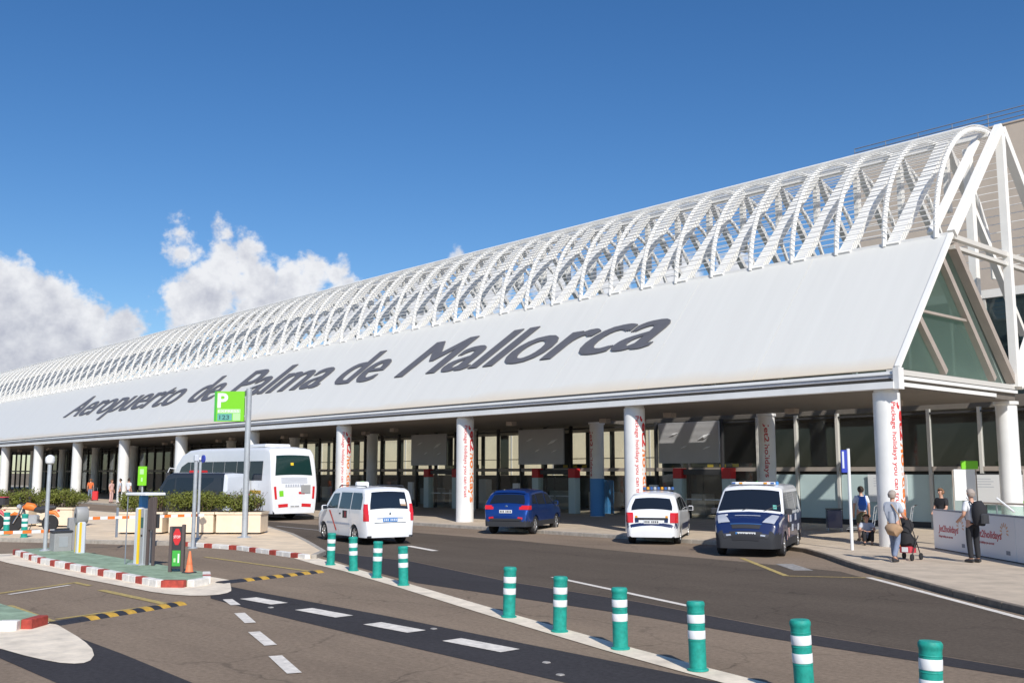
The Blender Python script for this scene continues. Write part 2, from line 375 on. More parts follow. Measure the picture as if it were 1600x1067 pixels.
class MB:
    def __init__(self):
        self.v = []; self.f = []; self.mi = []
    def _add(self, vs, fs, mi=0):
        n = len(self.v)
        self.v += [tuple(p) for p in vs]
        for f in fs:
            self.f.append(tuple(i + n for i in f)); self.mi.append(mi)
        return self
    def box(self, x0, x1, y0, y1, z0, z1, mi=0):
        vs = [(x, y, z) for z in (z0, z1) for y in (y0, y1) for x in (x0, x1)]
        return self._add(vs, [(0, 2, 3, 1), (4, 5, 7, 6), (0, 1, 5, 4), (2, 6, 7, 3), (0, 4, 6, 2), (1, 3, 7, 5)], mi)
    def bbox(self, x0, x1, y0, y1, z0, z1, b=0.02, mi=0):
        """box with chamfered vertical and top edges"""
        pl = [(x0 + b, y0), (x1 - b, y0), (x1, y0 + b), (x1, y1 - b), (x1 - b, y1), (x0 + b, y1), (x0, y1 - b), (x0, y0 + b)]
        cx, cy = (x0 + x1) / 2, (y0 + y1) / 2
        sxx, syy = (x1 - x0 - 2 * b) / (x1 - x0), (y1 - y0 - 2 * b) / (y1 - y0)
        inn = [(cx + (x - cx) * sxx, cy + (y - cy) * syy) for x, y in pl]
        vs = [(x, y, z0) for x, y in pl] + [(x, y, z1 - b) for x, y in pl] + [(x, y, z1) for x, y in inn]
        fs = [tuple(range(7, -1, -1)), tuple(range(16, 24))]
        for k in (0, 8):
            for i in range(8):
                j = (i + 1) % 8
                fs.append((k + i, k + j, k + 8 + j, k + 8 + i))
        return self._add(vs, fs, mi)
    def prism(self, poly, z0, z1, mi=0):
        n = len(poly)
        vs = [(x, y, z0) for x, y in poly] + [(x, y, z1) for x, y in poly]
        fs = [tuple(range(n - 1, -1, -1)), tuple(range(n, 2 * n))]
        fs += [(i, (i + 1) % n, n + (i + 1) % n, n + i) for i in range(n)]
        return self._add(vs, fs, mi)
    def sheet(self, poly, z, mi=0):
        return self._add([(x, y, z) for x, y in poly], [tuple(range(len(poly)))], mi)
    def xprism(self, poly, x0, x1, mi=0):
        """profile in (y, z) pushed along x"""
        n = len(poly)
        vs = [(x0, y, z) for y, z in poly] + [(x1, y, z) for y, z in poly]
        fs = [tuple(range(n)), tuple(range(2 * n - 1, n - 1, -1))]
        fs += [(i, n + i, n + (i + 1) % n, (i + 1) % n) for i in range(n)]
        return self._add(vs, fs, mi)
    def bar(self, a, b, w, h, mi=0, up=(0, 0, 1)):
        a, b = Vector(a), Vector(b); d = (b - a).normalized(); u = Vector(up)
        if abs(d.dot(u)) > 0.98: u = Vector((1, 0, 0))
        s = d.cross(u).normalized(); t = s.cross(d).normalized()
        vs = []
        for p in (a, b):
            for i, j in ((-1, -1), (1, -1), (1, 1), (-1, 1)):
                vs.append(p + s * (w / 2 * i) + t * (h / 2 * j))
        return self._add(vs, [(3, 2, 1, 0), (4, 5, 6, 7), (0, 1, 5, 4), (1, 2, 6, 5), (2, 3, 7, 6), (3, 0, 4, 7)], mi)
    def tube(self, pts, r, n=8, mi=0, caps=True):
        pts = [Vector(p) for p in pts]
        rs = r if isinstance(r, (list, tuple)) else [r] * len(pts)
        vs = []; up = Vector((0, 0, 1)); s = None
        for i, p in enumerate(pts):
            d = (pts[min(i + 1, len(pts) - 1)] - pts[max(i - 1, 0)]).normalized()
            if s is None:
                s = d.cross(up if abs(d.dot(up)) < 0.95 else Vector((1, 0, 0))).normalized()
            else:
                s = (s - d * s.dot(d)).normalized()
            t = d.cross(s)
            for k in range(n):
                a = 2 * math.pi * k / n
                vs.append(p + (s * math.cos(a) + t * math.sin(a)) * rs[i])
        fs = []
        for i in range(len(pts) - 1):
            for k in range(n):
                k2 = (k + 1) % n
                fs.append((i * n + k, i * n + k2, (i + 1) * n + k2, (i + 1) * n + k))
        if caps:
            fs.append(tuple(range(n - 1, -1, -1))); fs.append(tuple(range((len(pts) - 1) * n, len(pts) * n)))
        return self._add(vs, fs, mi)
    def lathe(self, prof, n=20, c=(0, 0), mi=0, axis='z', o=(0, 0, 0)):
        """profile of (r, h) spun about an axis"""
        vs = []
        for r, h in prof:
            for k in range(n):
                a = 2 * math.pi * k / n
                p = (r * math.cos(a), r * math.sin(a), h)
                if axis == 'y': p = (p[0], p[2], p[1])
                vs.append((p[0] + c[0] + o[0], p[1] + c[1] + o[1], p[2] + o[2]))
        fs = []
        for i in range(len(prof) - 1):
            for k in range(n):
                k2 = (k + 1) % n
                q = (i * n + k, i * n + k2, (i + 1) * n + k2, (i + 1) * n + k)
                fs.append(q if axis == 'z' else q[::-1])
        a, b = tuple(range(n - 1, -1, -1)), tuple(range((len(prof) - 1) * n, len(prof) * n))
        fs += [a, b] if axis == 'z' else [a[::-1], b[::-1]]
        return self._add(vs, fs, mi)
    def mesh(self, name, mats, smooth=False, ang=35):
        me = bpy.data.meshes.new(name)
        me.from_pydata(self.v, [], self.f)
        for m in (mats if isinstance(mats, (list, tuple)) else [mats]):
            me.materials.append(M[m] if isinstance(m, str) else m)
        if any(self.mi):
            me.polygons.foreach_set('material_index', self.mi)
        if smooth:
            me.polygons.foreach_set('use_smooth', [True] * len(me.polygons))
            me.set_sharp_from_angle(angle=R(ang))
        me.update()
        return me
    def build(self, name, mats, parent=None, smooth=False, loc=None, rot=None, ang=35):
        return link(name, self.mesh(name, mats, smooth, ang), parent, loc, rot)

def text_mesh(s, height, depth=0.02, fat=0.0, shear=0.0, width=None):
    """letters as a mesh in the xy plane: capital height given, left edge and baseline at the origin"""
    cu = bpy.data.curves.new('t', 'FONT')
    cu.body = s; cu.size = 1.0; cu.extrude = 0.0; cu.offset = fat; cu.resolution_u = 4; cu.shear = shear
    ob = bpy.data.objects.new('t', cu); COL.objects.link(ob)
    dg = bpy.context.evaluated_depsgraph_get()
    me = bpy.data.meshes.new_from_object(ob.evaluated_get(dg))
    bpy.data.objects.remove(ob)
    bpy.data.curves.remove(cu)
    vs = [v.co.copy() for v in me.vertices]
    x0 = min(v.x for v in vs); x1 = max(v.x for v in vs)
    k = height / 0.729
    kx = k if width is None else width / (x1 - x0)
    V2 = [((v.x - x0) * kx, v.y * k, 0) for v in vs]
    F2 = [tuple(p.vertices) for p in me.polygons]
    # outline edges get sides
    cnt = {}
    for f in F2:
        for i in range(len(f)):
            a, b = f[i], f[(i + 1) % len(f)]
            cnt.setdefault((min(a, b), max(a, b)), []).append((a, b))
    bpy.data.meshes.remove(me)
    n = len(V2)
    allv = [(x, y, depth) for x, y, _ in V2] + [(x, y, 0) for x, y, _ in V2]
    flat = sum((V2[f[1]][0] - V2[f[0]][0]) * (V2[f[2]][1] - V2[f[0]][1]) - (V2[f[1]][1] - V2[f[0]][1]) * (V2[f[2]][0] - V2[f[0]][0]) for f in F2)
    if flat < 0:
        F2 = [f[::-1] for f in F2]
        cnt = {e: [(b, a) for a, b in l] for e, l in cnt.items()}
    fs = list(F2)
    for e, l in cnt.items():
        if len(l) == 1:
            a, b = l[0]
            fs.append((b, a, n + a, n + b))
    mb = MB(); mb._add(allv, fs)
    return mb

def letters(s, height, mat_, parent, at=(0, 0, 0), ux=(1, 0, 0), uy=(0, 0, 1), depth=0.01, fat=0.0, shear=0.0, width=None, centre=False, name='lettering'):
    mb = text_mesh(s, height, depth, fat, shear, width)
    ux, uy = Vector(ux).normalized(), Vector(uy).normalized(); uz = ux.cross(uy)
    off = max(v[0] for v in mb.v) / 2 if centre else 0
    mb.v = [tuple(Vector(at) + ux * (v[0] - off) + uy * v[1] + uz * v[2]) for v in mb.v]
    return split_letters(mb, mat_, parent, name)

def islands(mb):
    par = list(range(len(mb.v)))
    def find(i):
        while par[i] != i:
            par[i] = par[par[i]]; i = par[i]
        return i
    for f in mb.f:
        a = find(f[0])
        for j in f[1:]: par[find(j)] = a
    comp = {}
    for f in mb.f: comp.setdefault(find(f[0]), []).append(f)
    out = []
    for fs in comp.values():
        ids = sorted({i for f in fs for i in f}); mp = {i: k for k, i in enumerate(ids)}
        m2 = MB(); m2._add([mb.v[i] for i in ids], [tuple(mp[i] for i in f) for f in fs]); out.append(m2)
    return out

def split_letters(mb, mat_, parent, name='lettering', most=12):
    parts = islands(mb)
    if 1 < len(parts) <= most:
        for q in parts: o = q.build('letter', mat_, parent)
        return o
    o = mb.build(name, mat_, parent)
    if len(parts) > 1: o['kind'] = 'stuff'
    return o

def struct(name, mb, m, parent=None, label=None, smooth=False):
    o = mb.build(name, m, parent, smooth)
    if not parent: o['kind'] = 'structure'
    if label: o['label'] = label
    return o

def copy_tree(o, parent=None):
    c = o.copy(); COL.objects.link(c); c.parent = parent
    for ch in [x for x in bpy.data.objects if x.parent == o]:
        copy_tree(ch, c)
    return c

# ------------------------------------------------------------------ ground, roads, pavements
def adopt(root):
    """children were built in world coordinates: hang them on the root"""
    for ch in [x for x in bpy.data.objects if x.parent == root]:
        ch.location = ch.location - root.location

mb = MB().sheet([(-3000, -3000), (3000, -3000), (3000, 3000), (-3000, 3000)], 0.0)
road = struct('road', mb, 'asphalt')

PAVE = [(-190, 26.9), (-19.2, 26.9), (-17.7, 26.8), (-16.5, 26.2), (-14.9, 24.7), (-13.35, 23.1), (-11.95, 21.75), (-10.3, 20.35), (-8.85, 19.05), (-7.5, 17.95), (-4, 15.3), (4, 10.5), (30, 0), (60, 0), (60, 54), (-190, 54)]
pavement = struct('pavement', MB().prism(PAVE, -0.05, 0.12), 'concrete')
PLAZA = [(-24.2, 14.3), (-28.5, 14.45), (-31.3, 13.9), (-35.0, 11.6), (-38.0, 9.6), (-44, 8.0), (-70, 7.6), (-70, 21.0), (-46, 21.0), (-38, 20.3), (-33, 18.6), (-29, 16.9), (-25.2, 15.2)]
plaza = struct('plaza', MB().prism(PLAZA, -0.05, 0.12), 'plaza')

KERB_ME = {}
def kerb(path, parent, mats, stone=1.0, w=0.16, z0=-0.03, z1=0.125, out=0.08, name='kerb_stone'):
    k = 0
    for (a, b) in zip(path, path[1:]):
        a, b = Vector((*a, 0)), Vector((*b, 0)); L = (b - a).length
        n = max(1, round(L / stone)); d = (b - a) / n; u = (b - a).normalized(); nrm = Vector((u.y, -u.x, 0))
        for i in range(n):
            m = mats[k % len(mats)]; k += 1
            key = (m, round(d.length, 2), w, z0, z1)
            if key not in KERB_ME:
                l = d.length
                KERB_ME[key] = MB().bbox(-l / 2 + 0.004, l / 2 - 0.004, -w / 2, w / 2, z0, z1, 0.012).mesh('kerb_stone', m)
            c = a + d * (i + 0.5) + nrm * out
            o = link(name, KERB_ME[key], parent, (c.x, c.y, 0), (0, 0, math.atan2(u.y, u.x)))
kerb([(-120, 26.9), (-19.2, 26.9)], pavement, ['kerb'], 1.0)
kerb(PAVE[1:12], pavement, ['kerb_dark'], 0.9, 0.12, -0.03, 0.124, 0.06)
kerb([(-44, 8.0), (-38.0, 9.6), (-35.0, 11.6), (-31.3, 13.9)], plaza, ['kerb'], 1.0)
kerb([(-31.3, 13.9), (-28.5, 14.45), (-24.2, 14.3)], plaza, ['paint_red', 'paint_kerb', 'paint_kerb'], 0.42)
kerb([(-24.2, 14.3), (-25.2, 15.2), (-29, 16.9), (-33, 18.6), (-38, 20.3), (-46, 21.0), (-66, 21.0)], plaza, ['kerb'], 1.0)

def patch(name, poly, m, z):
    o = struct(name, MB().sheet(poly, z), m, road)
    return o
# dark strips of newer asphalt
patch('dark_asphalt_strip', [(-20.4, 9.7), (-18.3, 9.64), (-13.9, 9.62), (-10.66, 9.5), (-7.2, 9.38), (0, 9.2), (0, 8.0), (-8.2, 8.1), (-12.3, 8.19), (-15.8, 8.33), (-17.9, 8.5), (-19.0, 9.0)][::-1], 'asphalt_dark', 0.004)
patch('dark_asphalt_strip', [(-27.5, 15.9), (-21.86, 15.9), (-16.34, 14.5), (-12.32, 14.0), (-10.45, 13.55), (-8.28, 13.05), (-5.18, 12.65), (0, 12.2), (0, 11.8), (-5.0, 12.15), (-8.6, 12.36), (-11.08, 12.66), (-17.5, 12.9), (-22, 14.1), (-25.1, 15.1)][::-1], 'asphalt_dark', 0.004)
patch('dark_asphalt_strip', [(-16.5, 3.75), (-14.06, 3.86), (-11.9, 3.9), (-9.5, 3.9), (-9.0, 4.8), (-10.96, 5.02), (-13.22, 5.12), (-15.3, 5.15), (-16.5, 4.5)], 'asphalt_dark', 0.004)

patch('dark_lane', [(-60, 24.0), (-26, 23.4), (-20.5, 22.6), (-16.2, 22.3), (-12.9, 21.8), (-7.3, 17.2), (-4.2, 15.3), (0, 13.2), (0, 12.25), (-5.18, 12.70), (-8.28, 13.10), (-10.45, 13.60), (-12.32, 14.05), (-16.34, 14.55), (-21.86, 15.95), (-27.5, 16.0), (-33, 19.0), (-40, 21.4), (-60, 21.6)][::-1], 'asphalt_mid', 0.002)

def quadline(a, b, w, m, z=0.008, name='road_marking', skew=0.0):
    a, b = Vector((*a, 0)), Vector((*b, 0)); u = (b - a).normalized(); n = Vector((-u.y, u.x, 0)) * (w / 2)
    s = u * skew
    p = [a - n - s, b - n - s, b + n + s, a + n + s]
    return struct(name, MB().sheet([(q.x, q.y) for q in p], z), m, road)
# bollard median stripe
MED = [(-24.6, 14.35), (-22.6, 13.82), (-20.6, 13.32), (-18.9, 12.84), (-17.3, 12.4), (-12.4, 10.97), (-9.23, 10.1), (-7.65, 9.72), (-6.0, 9.36), (-3.5, 8.85), (0, 8.2)]
up_, lo_ = [], []
for i, p in enumerate(MED):
    a = Vector(MED[max(i - 1, 0)]); b = Vector(MED[min(i + 1, len(MED) - 1)]); u = (b - a).normalized(); n = Vector((-u.y, u.x))
    hw = 0.21 if i > 1 else 0.30
    up_.append(tuple(Vector(p) + n * hw)); lo_.append(tuple(Vector(p) - n * hw))
patch('median_stripe', lo_ + up_[::-1], 'paint_cream', 0.010)
# wide lane dashes
for a, b in (((-17.45, 9.02), (-16.35, 9.06)), ((-15.45, 9.02), (-14.22, 9.05)), ((-13.3, 8.97), (-12.2, 9.0)), ((-11.3, 8.94), (-10.1, 8.96))):
    quadline(a, b, 0.34, 'paint', 0.011, skew=0.0)
# small dashes crossing the lane
for a, b in (((-17.55, 8.66), (-16.7, 8.40)), ((-15.72, 7.98), (-14.6, 7.6)), ((-13.75, 7.22), (-12.55, 6.84)), ((-11.8, 6.5), (-10.65, 6.12)), ((-9.8, 5.8), (-8.7, 5.42))):
    quadline(a, b, 0.17, 'paint', 0.010)
quadline((-16.45, 15.86), (-11.35, 14.22), 0.14, 'paint', 0.008)
quadline((-26.4, 19.1), (-24.2, 18.5), 0.22, 'paint', 0.008)
quadline((-11.75, 21.0), (-4.6, 15.1), 0.15, 'paint', 0.008)
quadline((-40, 21.9), (-34, 21.4), 0.15, 'paint_faint', 0.008)
# parking bay by the van
quadline((-16.65, 23.15), (-13.16, 19.95), 0.14, 'paint_yellow', 0.008)
quadline((-13.16, 19.95), (-11.5, 21.1), 0.09, 'paint_yellow', 0.007)
quadline((-14.9, 22.5), (-13.6, 21.35), 0.45, 'paint_faint', 0.007)
# yellow lines at the car park entry lanes
quadline((-20.6, 7.47), (-17.3, 7.56), 0.16, 'paint_yellow', 0.008)
quadline((-19.3, 5.42), (-16.8, 5.36), 0.14, 'paint_yellow', 0.008)
quadline((-22.3, 7.5), (-21.2, 5.6), 0.12, 'paint_yellow', 0.007)
quadline((-22.4, 7.56), (-21.5, 7.58), 0.12, 'paint_yellow', 0.008)
quadline((-21.9, 7.3), (-21.0, 5.9), 0.10, 'paint', 0.009)
quadline((-17.62, 7.45), (-17.0, 5.5), 0.10, 'paint_yellow', 0.0075)
quadline((-26.7, 12.45), (-21.2, 12.52), 0.12, 'paint_yellow', 0.008)
quadline((-20.75, 12.4), (-20.1, 9.9), 0.10, 'paint_yellow', 0.0075)

for x, y in ((-9.20, 8.75), (-8.55, 8.35), (-12.25, 9.35), (-16.0, 8.7)):
    struct('road_stud', MB().bbox(x - .045, x + .045, y - .04, y + .04, .003, .018, .01), 'paint_faint', road)
# islands of the car park entry: green top, red and white kerb, cream painted apron
def island(poly, apron, stripes, label):
    o = struct('traffic_island', MB().prism(poly, -0.05, 0.145), 'green_floor', None, label)
    struct('painted_apron', MB().sheet(apron, 0.012), 'paint_cream', o)
    kerb(stripes, o, ['paint_red', 'paint_kerb', 'paint_kerb'], 0.36, 0.17, -0.03, 0.15)
    return o
isl1 = island([(-27.4, 8.55), (-20.3, 8.62), (-19.95, 8.95), (-20.2, 9.4), (-21.4, 9.95), (-31.2, 9.95), (-31.0, 8.9)],
              [(-31.5, 8.0), (-28.3, 7.85), (-22.98, 7.95), (-19.6, 8.08), (-18.9, 8.2), (-18.5, 8.38), (-18.33, 8.6), (-18.3, 8.85), (-18.45, 9.1), (-18.7, 9.3), (-19.0, 9.45), (-20.6, 10.2), (-31.2, 10.25)],
              [(-31.0, 8.9), (-27.4, 8.55), (-20.3, 8.62), (-19.95, 8.95), (-20.2, 9.4), (-21.4, 9.95)],
              'long green kerbed island with red and white edge at the car park entry')
isl2 = island([(-22.0, 3.6), (-16.55, 4.3), (-16.25, 4.75), (-16.6, 5.1), (-22, 5.0)],
              [(-20, 3.0), (-14.6, 4.06), (-13.9, 4.14), (-13.45, 4.22), (-13.1, 4.31), (-12.93, 4.42), (-12.9, 4.52), (-13.02, 4.64), (-13.35, 4.80), (-13.85, 4.95), (-14.4, 5.06), (-15.0, 5.15), (-16.3, 5.3), (-22.2, 5.22)],
              [(-20.0, 3.86), (-16.55, 4.3), (-16.25, 4.75), (-16.6, 5.1)],
              'green kerbed island end at the lower left corner')

def speed_bump(a, b, n, label, dark_lead=1):
    a, b = Vector((*a, 0)), Vector((*b, 0)); L = (b - a).length; u = (b - a).normalized()
    o = empty('speed_bump', a, math.atan2(u.y, u.x), label, 'speed bump', 'rubber speed bumps at the entry lanes')
    seg = L / n
    for i in range(n):
        w = 0.16
        prof = [(-w, 0.0), (-w * 0.6, 0.035), (-w * 0.2, 0.05), (w * 0.2, 0.05), (w * 0.6, 0.035), (w, 0.0)]
        dark = i < dark_lead or (i % 2 == 0)
        MB().xprism(prof, i * seg + 0.004, (i + 1) * seg - 0.004).build('bump_segment', 'rubber' if dark else 'amber', o)
speed_bump((-16.45, 5.28), (-17.5, 7.75), 14, 'black and yellow rubber speed bump beside the lower left island', 3)
speed_bump((-20.15, 9.75), (-20.9, 12.6), 14, 'black and yellow rubber speed bump past the traffic cone', 2)

# ------------------------------------------------------------------ terminal
XE, XW = -14.75, -157.0
YF, YB, ZB, ZA = 28.45, 36.9, 5.38, 14.8
MY, MZ = 32.5, 10.1
BAY = 10.15
T = empty('airport_terminal', (XE, YF, 0), 0, 'long white airport terminal with sloping name board and white lattice vault', 'terminal building')

def sign_mat():
    m = mat('sign_panel_white', (0.72, 0.712, 0.672), 0.42, var=0.035, scale=0.5, stretch=(4.0, 0.2, 0.2))
    t = m.node_tree; p = t.nodes['Principled BSDF']
    src = p.inputs['Base Color'].links[0].from_socket
    g = t.nodes.new('ShaderNodeNewGeometry'); sp = t.nodes.new('ShaderNodeSeparateXYZ'); t.links.new(g.outputs['Position'], sp.inputs[0])
    n = t.nodes.new('ShaderNodeTexNoise'); n.inputs['Scale'].default_value = 0.22; n.inputs['Detail'].default_value = 6
    t.links.new(g.outputs['Position'], n.inputs['Vector'])
    hgt = t.nodes.new('ShaderNodeMath'); hgt.operation = 'MULTIPLY_ADD'
    t.links.new(n.outputs['Fac'], hgt.inputs[0]); hgt.inputs[1].default_value = 0.9; hgt.inputs[2].default_value = 5.40
    r = t.nodes.new('ShaderNodeMapRange'); t.links.new(sp.outputs['Z'], r.inputs['Value'])
    r.inputs['From Min'].default_value = 5.38; t.links.new(hgt.outputs[0], r.inputs['From Max'])
    r.inputs['To Min'].default_value = 0.85; r.inputs['To Max'].default_value = 0.0
    mx = t.nodes.new('ShaderNodeMix'); mx.data_type = 'RGBA'
    t.links.new(r.outputs[0], mx.inputs['Factor']); t.links.new(src, mx.inputs['A']); mx.inputs['B'].default_value = (0.70, 0.60, 0.46, 1)
    t.links.new(mx.outputs['Result'], p.inputs['Base Color'])
    return m
M['sign'] = sign_mat()

# sloping sign panels
PW = BAY / 2
slope = Vector((0, MY - YF, MZ - ZB)).normalized(); nrm = Vector((0, -slope.z, slope.y))
prof = [(YF, ZB), (YF + 0.08, ZB - 0.02), (MY + 0.08, MZ - 0.07), (MY, MZ)]
pm = MB().xprism(prof, -PW + 0.009, -0.009).mesh('sign_panel', 'sign')
NP = 28
for i in range(NP):
    link('sign_panel', pm, T, (XE - i * PW, 0, 0))
WORDS = [('Aeropuerto', -93.9, -69.9), ('de', -68.1, -63.7), ('Palma', -62.5, -50.0), ('de', -48.8, -44.3), ('Mallorca', -42.8, -25.2)]
for w, x0, x1 in WORDS:
    src_ = text_mesh(w, 2.52, 0.05, 0.0, 0.48, x1 - x0 - 0.24)
    zb = 7.14
    org = Vector((x0, YF + (zb - ZB) * (MY - YF) / (MZ - ZB), zb)) + nrm * 0.006
    for one in islands(src_):   # each letter: three shifted layers thicken its strokes
        bold = MB()
        for q, sh in enumerate((0.0, 0.12, 0.24)):
            bold._add([tuple(org + Vector((sh + vx, 0, 0)) + slope * vy + nrm * (vz + q * 0.004)) for vx, vy, vz in one.v], one.f)
        bold.build('letter', 'letter', T)
# fascia bands below the panels, one run per bay
fb = [('fascia_lip', [(28.26, 4.78), (28.62, 4.78), (28.62, 4.985), (28.28, 4.985)], 'white_dirty'),
      ('fascia_recess', [(28.58, 4.987), (28.66, 4.987), (28.66, 5.098), (28.58, 5.098)], 'soffit'),  # dark soffit colour stands in for the shadow band in the recess
      ('gutter', [(28.40, 5.10), (28.64, 5.10), (28.64, 5.20), (28.42, 5.20)], 'grey_band'),
      ('drip_rail', [(28.36, 5.202), (28.62, 5.202), (28.62, 5.295), (28.38, 5.295)], 'white_dirty')]
for nm, pr, m in fb:
    me = MB().xprism(pr, -BAY + 0.006, -0.006).mesh(nm, m)
    for i in range(14):
        link(nm, me, T, (XE - i * BAY, 0, 0))
MB().xprism([(28.455, 5.30), (28.60, 5.30), (28.60, 5.372), (28.455, 5.372)], -98, -22).build('gutter_slot', 'slot', T)
# roof slabs with soffit
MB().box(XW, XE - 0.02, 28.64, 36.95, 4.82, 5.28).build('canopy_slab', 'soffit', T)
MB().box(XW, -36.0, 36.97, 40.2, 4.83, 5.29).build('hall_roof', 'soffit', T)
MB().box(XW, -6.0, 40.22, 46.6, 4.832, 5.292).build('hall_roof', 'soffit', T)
dl = MB().box(-0.22, 0.22, -0.16, 0.16, 4.62, 4.818).mesh('downlight', 'frame_brown')
for i in range(24):
    link('downlight', dl, T, (-17.5 - i * BAY / 2, 33.6 + (i % 2) * 1.4, 0))

# vault: frames, ribs and louvres
NF = 77
VS = BAY / 5.5
FS = BAY / 5
CY, CZ, RA, RR = 36.9, 10.06, 4.40, 4.68
leg_f = MB().bar((0, MY + 0.02, MZ - 0.05), (0, YB - 0.10, ZA - 0.16), 0.46, 0.24, up=(0, 1, 0)).mesh('front_leg', 'white')
leg_r = MB().bar((0, YB + 0.10, ZA - 0.16), (0, 2 * YB - YF, ZB), 0.25, 0.2, up=(0, 1, 0)).mesh('rear_leg', 'white')
hang = MB().bar((0, YB, ZA - 0.3), (0, YB, 12.0), 0.26, 0.18).mesh('hanger', 'white')
brace = MB().bar((0.05, YB, 12.0), (VS - 0.05, YB - 2.2, 12.35), 0.09, 0.09).mesh('brace', 'white')
rib = MB()
pts = [(0, CY - RA * math.cos(a), CZ + RR * math.sin(a)) for a in [math.pi * k / 24 for k in range(25)]]
rib.tube(pts, 0.095, 8)
rib_me = rib.mesh('arch_rib', 'white', True)
for i in range(NF):
    x = XE - 0.12 - i * VS
    if i > 0:
        link('front_leg', leg_f, T, (x, 0, 0)); link('rear_leg', leg_r, T, (x, 0, 0))
    link('arch_rib', rib_me, T, (x - 0.32, 0, 0))
    if i > 0: link('hanger', hang, T, (x, 0, 0))
    if i % 2 == 0 and i > 0: link('brace', brace, T, (x, 0, 0))
LOUV = MB().box(XW, XE - 0.35, -0.016, 0.016, -0.009, 0.009).mesh('louvre', 'white')
step = 2.4
k = 0; a = 5.0
while a < 177.5:
    ar = R(a)
    link('louvre', LOUV, T, (0, CY - (RA + 0.14) * math.cos(ar), CZ + (RR + 0.14) * math.sin(ar)), (ar - math.pi / 2, 0, 0))
    a += step * 0.6 if 68 < a < 108 else (step if a < 96 else step * 1.7)
MB().box(XW, XE - 0.3, YB - 0.12, YB + 0.12, ZA - 0.28, ZA - 0.08).build('ridge_beam', 'white', T)
MB().box(XW, XE - 0.05, MY + 0.02, MY + 0.20, MZ - 0.02, MZ + 0.10).build('eaves_beam', 'white', T)

# open end of the building: heavy A frame, gable glazing, beams
def endbar(name, a, b, w, h, m='white', x=XE, up=(1, 0, 0)):
    return MB().bar((x, *a), (x, *b), w, h, up=up).build(name, m, T)
endbar('gable_trim', (YF + 0.03, ZB + 0.04), (MY + 0.02, MZ + 0.02), 0.12, 0.16, x=XE + 0.05)
endbar('gable_leg', (MY + 0.10, MZ + 0.05), (YB, ZA), 0.27, 0.26, x=XE + 0.05)
endbar('gable_leg', (YB + 0.1, ZA - 0.05), (2 * YB - YF, ZB), 0.30, 0.30, x=XE + 0.04)
endbar('gable_leg', (MY + 0.3, MZ + 0.2), (YB - 0.15, ZA - 0.35), 0.20, 0.24, x=XE - 0.75)
endbar('gable_post', (YB, 5.30), (YB, ZA - 0.2), 0.27, 0.26, x=XE + 0.06)
endbar('gable_post', (YB - 0.1, 5.32), (YB - 0.1, ZA - 0.6), 0.30, 0.26, x=XE - 1.1)
endbar('gable_leg', (YB + 0.15, ZB + 0.05), (2 * YB - MY, MZ), 0.62, 0.24, x=XE + 0.03)
for dz, t in ((0.0, 0.16), (-0.34, 0.12)):
    endbar('tie_beam', (MY + 0.15, MZ + dz - 0.06), (2 * YB - MY, MZ + dz - 0.06), t, 0.2, 'mullion', x=XE + 0.02 - 0.03 * (dz < 0))
MB().box(XE - 0.30, XE + 0.06, YF + 0.0, YB + 0.05, 5.20, 5.36).build('gable_sill_beam', 'mullion', T)
MB().box(XE - 0.16, XE + 0.10, YF + 0.02, YB + 0.02, 5.06, 5.16).build('gable_sill_beam', 'white_dirty', T)
MB().box(XE - 0.02, XE + 0.04, YF + 0.2, YB - 1.6, 4.86, 4.98).build('gable_sill_beam', 'white_dirty', T)
MB().box(XE - 0.02, XE + 0.16, 28.30, 28.62, 4.76, 5.40).build('fascia_end_cap', 'white_dirty', T)
bs = Vector((0, YB - MY, ZB - MZ)).normalized()
MB().bar((XE - 0.05, MY + 0.25, MZ - 0.30), (XE - 0.05, YB - 0.05, ZB + 0.1), 0.24, 0.30, up=(1, 0, 0)).build('gable_frame', 'frame_brown', T)
MB().bar((XE - 0.12, MY - 0.55, MZ - 0.80), (XE - 0.12, YB - 1.45, ZB + 0.1), 0.22, 0.22, up=(1, 0, 0)).build('gable_frame', 'frame_brown', T)
MB().bar((XE - 0.12, 30.25, 7.08), (XE - 0.12, 31.85, ZB + 0.1), 0.22, 0.20, up=(1, 0, 0)).build('gable_frame', 'frame_brown', T)
MB().bar((XE - 0.12, 30.42, 7.35), (XE - 0.12, 33.9, 7.35), 0.08, 0.10, up=(1, 0, 0)).build('gable_frame', 'frame_brown', T)
MB().xprism([(MY + 0.25, MZ - 0.25), (MY + 0.45, MZ - 0.20), (YB + 0.02, ZB + 0.05), (YB - 0.35, ZB + 0.02)], XW, XE - 0.25).build('back_panel', 'prism_back', T)
for pane in ([(28.80, 5.45), (31.75, 5.45), (30.2, 7.12)], [(30.5, 7.4), (33.6, 7.4), (32.05, 9.2)], [(30.4, 7.3), (32.0, 5.45), (35.2, 5.45), (33.6, 7.3)]):
    MB().xprism(pane, XE - 0.22, XE - 0.20).build('gable_pane', 'glass_green', T)
MB().box(XW, XE - 0.3, 28.7, 36.7, 5.285, 5.30).build('canopy_deck', 'board_white', T)
for i in range(1, 8):   # frames inside the gable prism
    x = XE - 0.5 - i * FS * 1.5
    MB().bar((x, MY - 0.1, MZ - 0.5), (x, MY - 0.1, ZB), 0.14, 0.14).build('inner_post', 'white', T)
    MB().bar((x, YF + 0.5, ZB + 0.2), (x - 1.4, MY, MZ - 0.6), 0.12, 0.16).build('inner_brace', 'white', T)

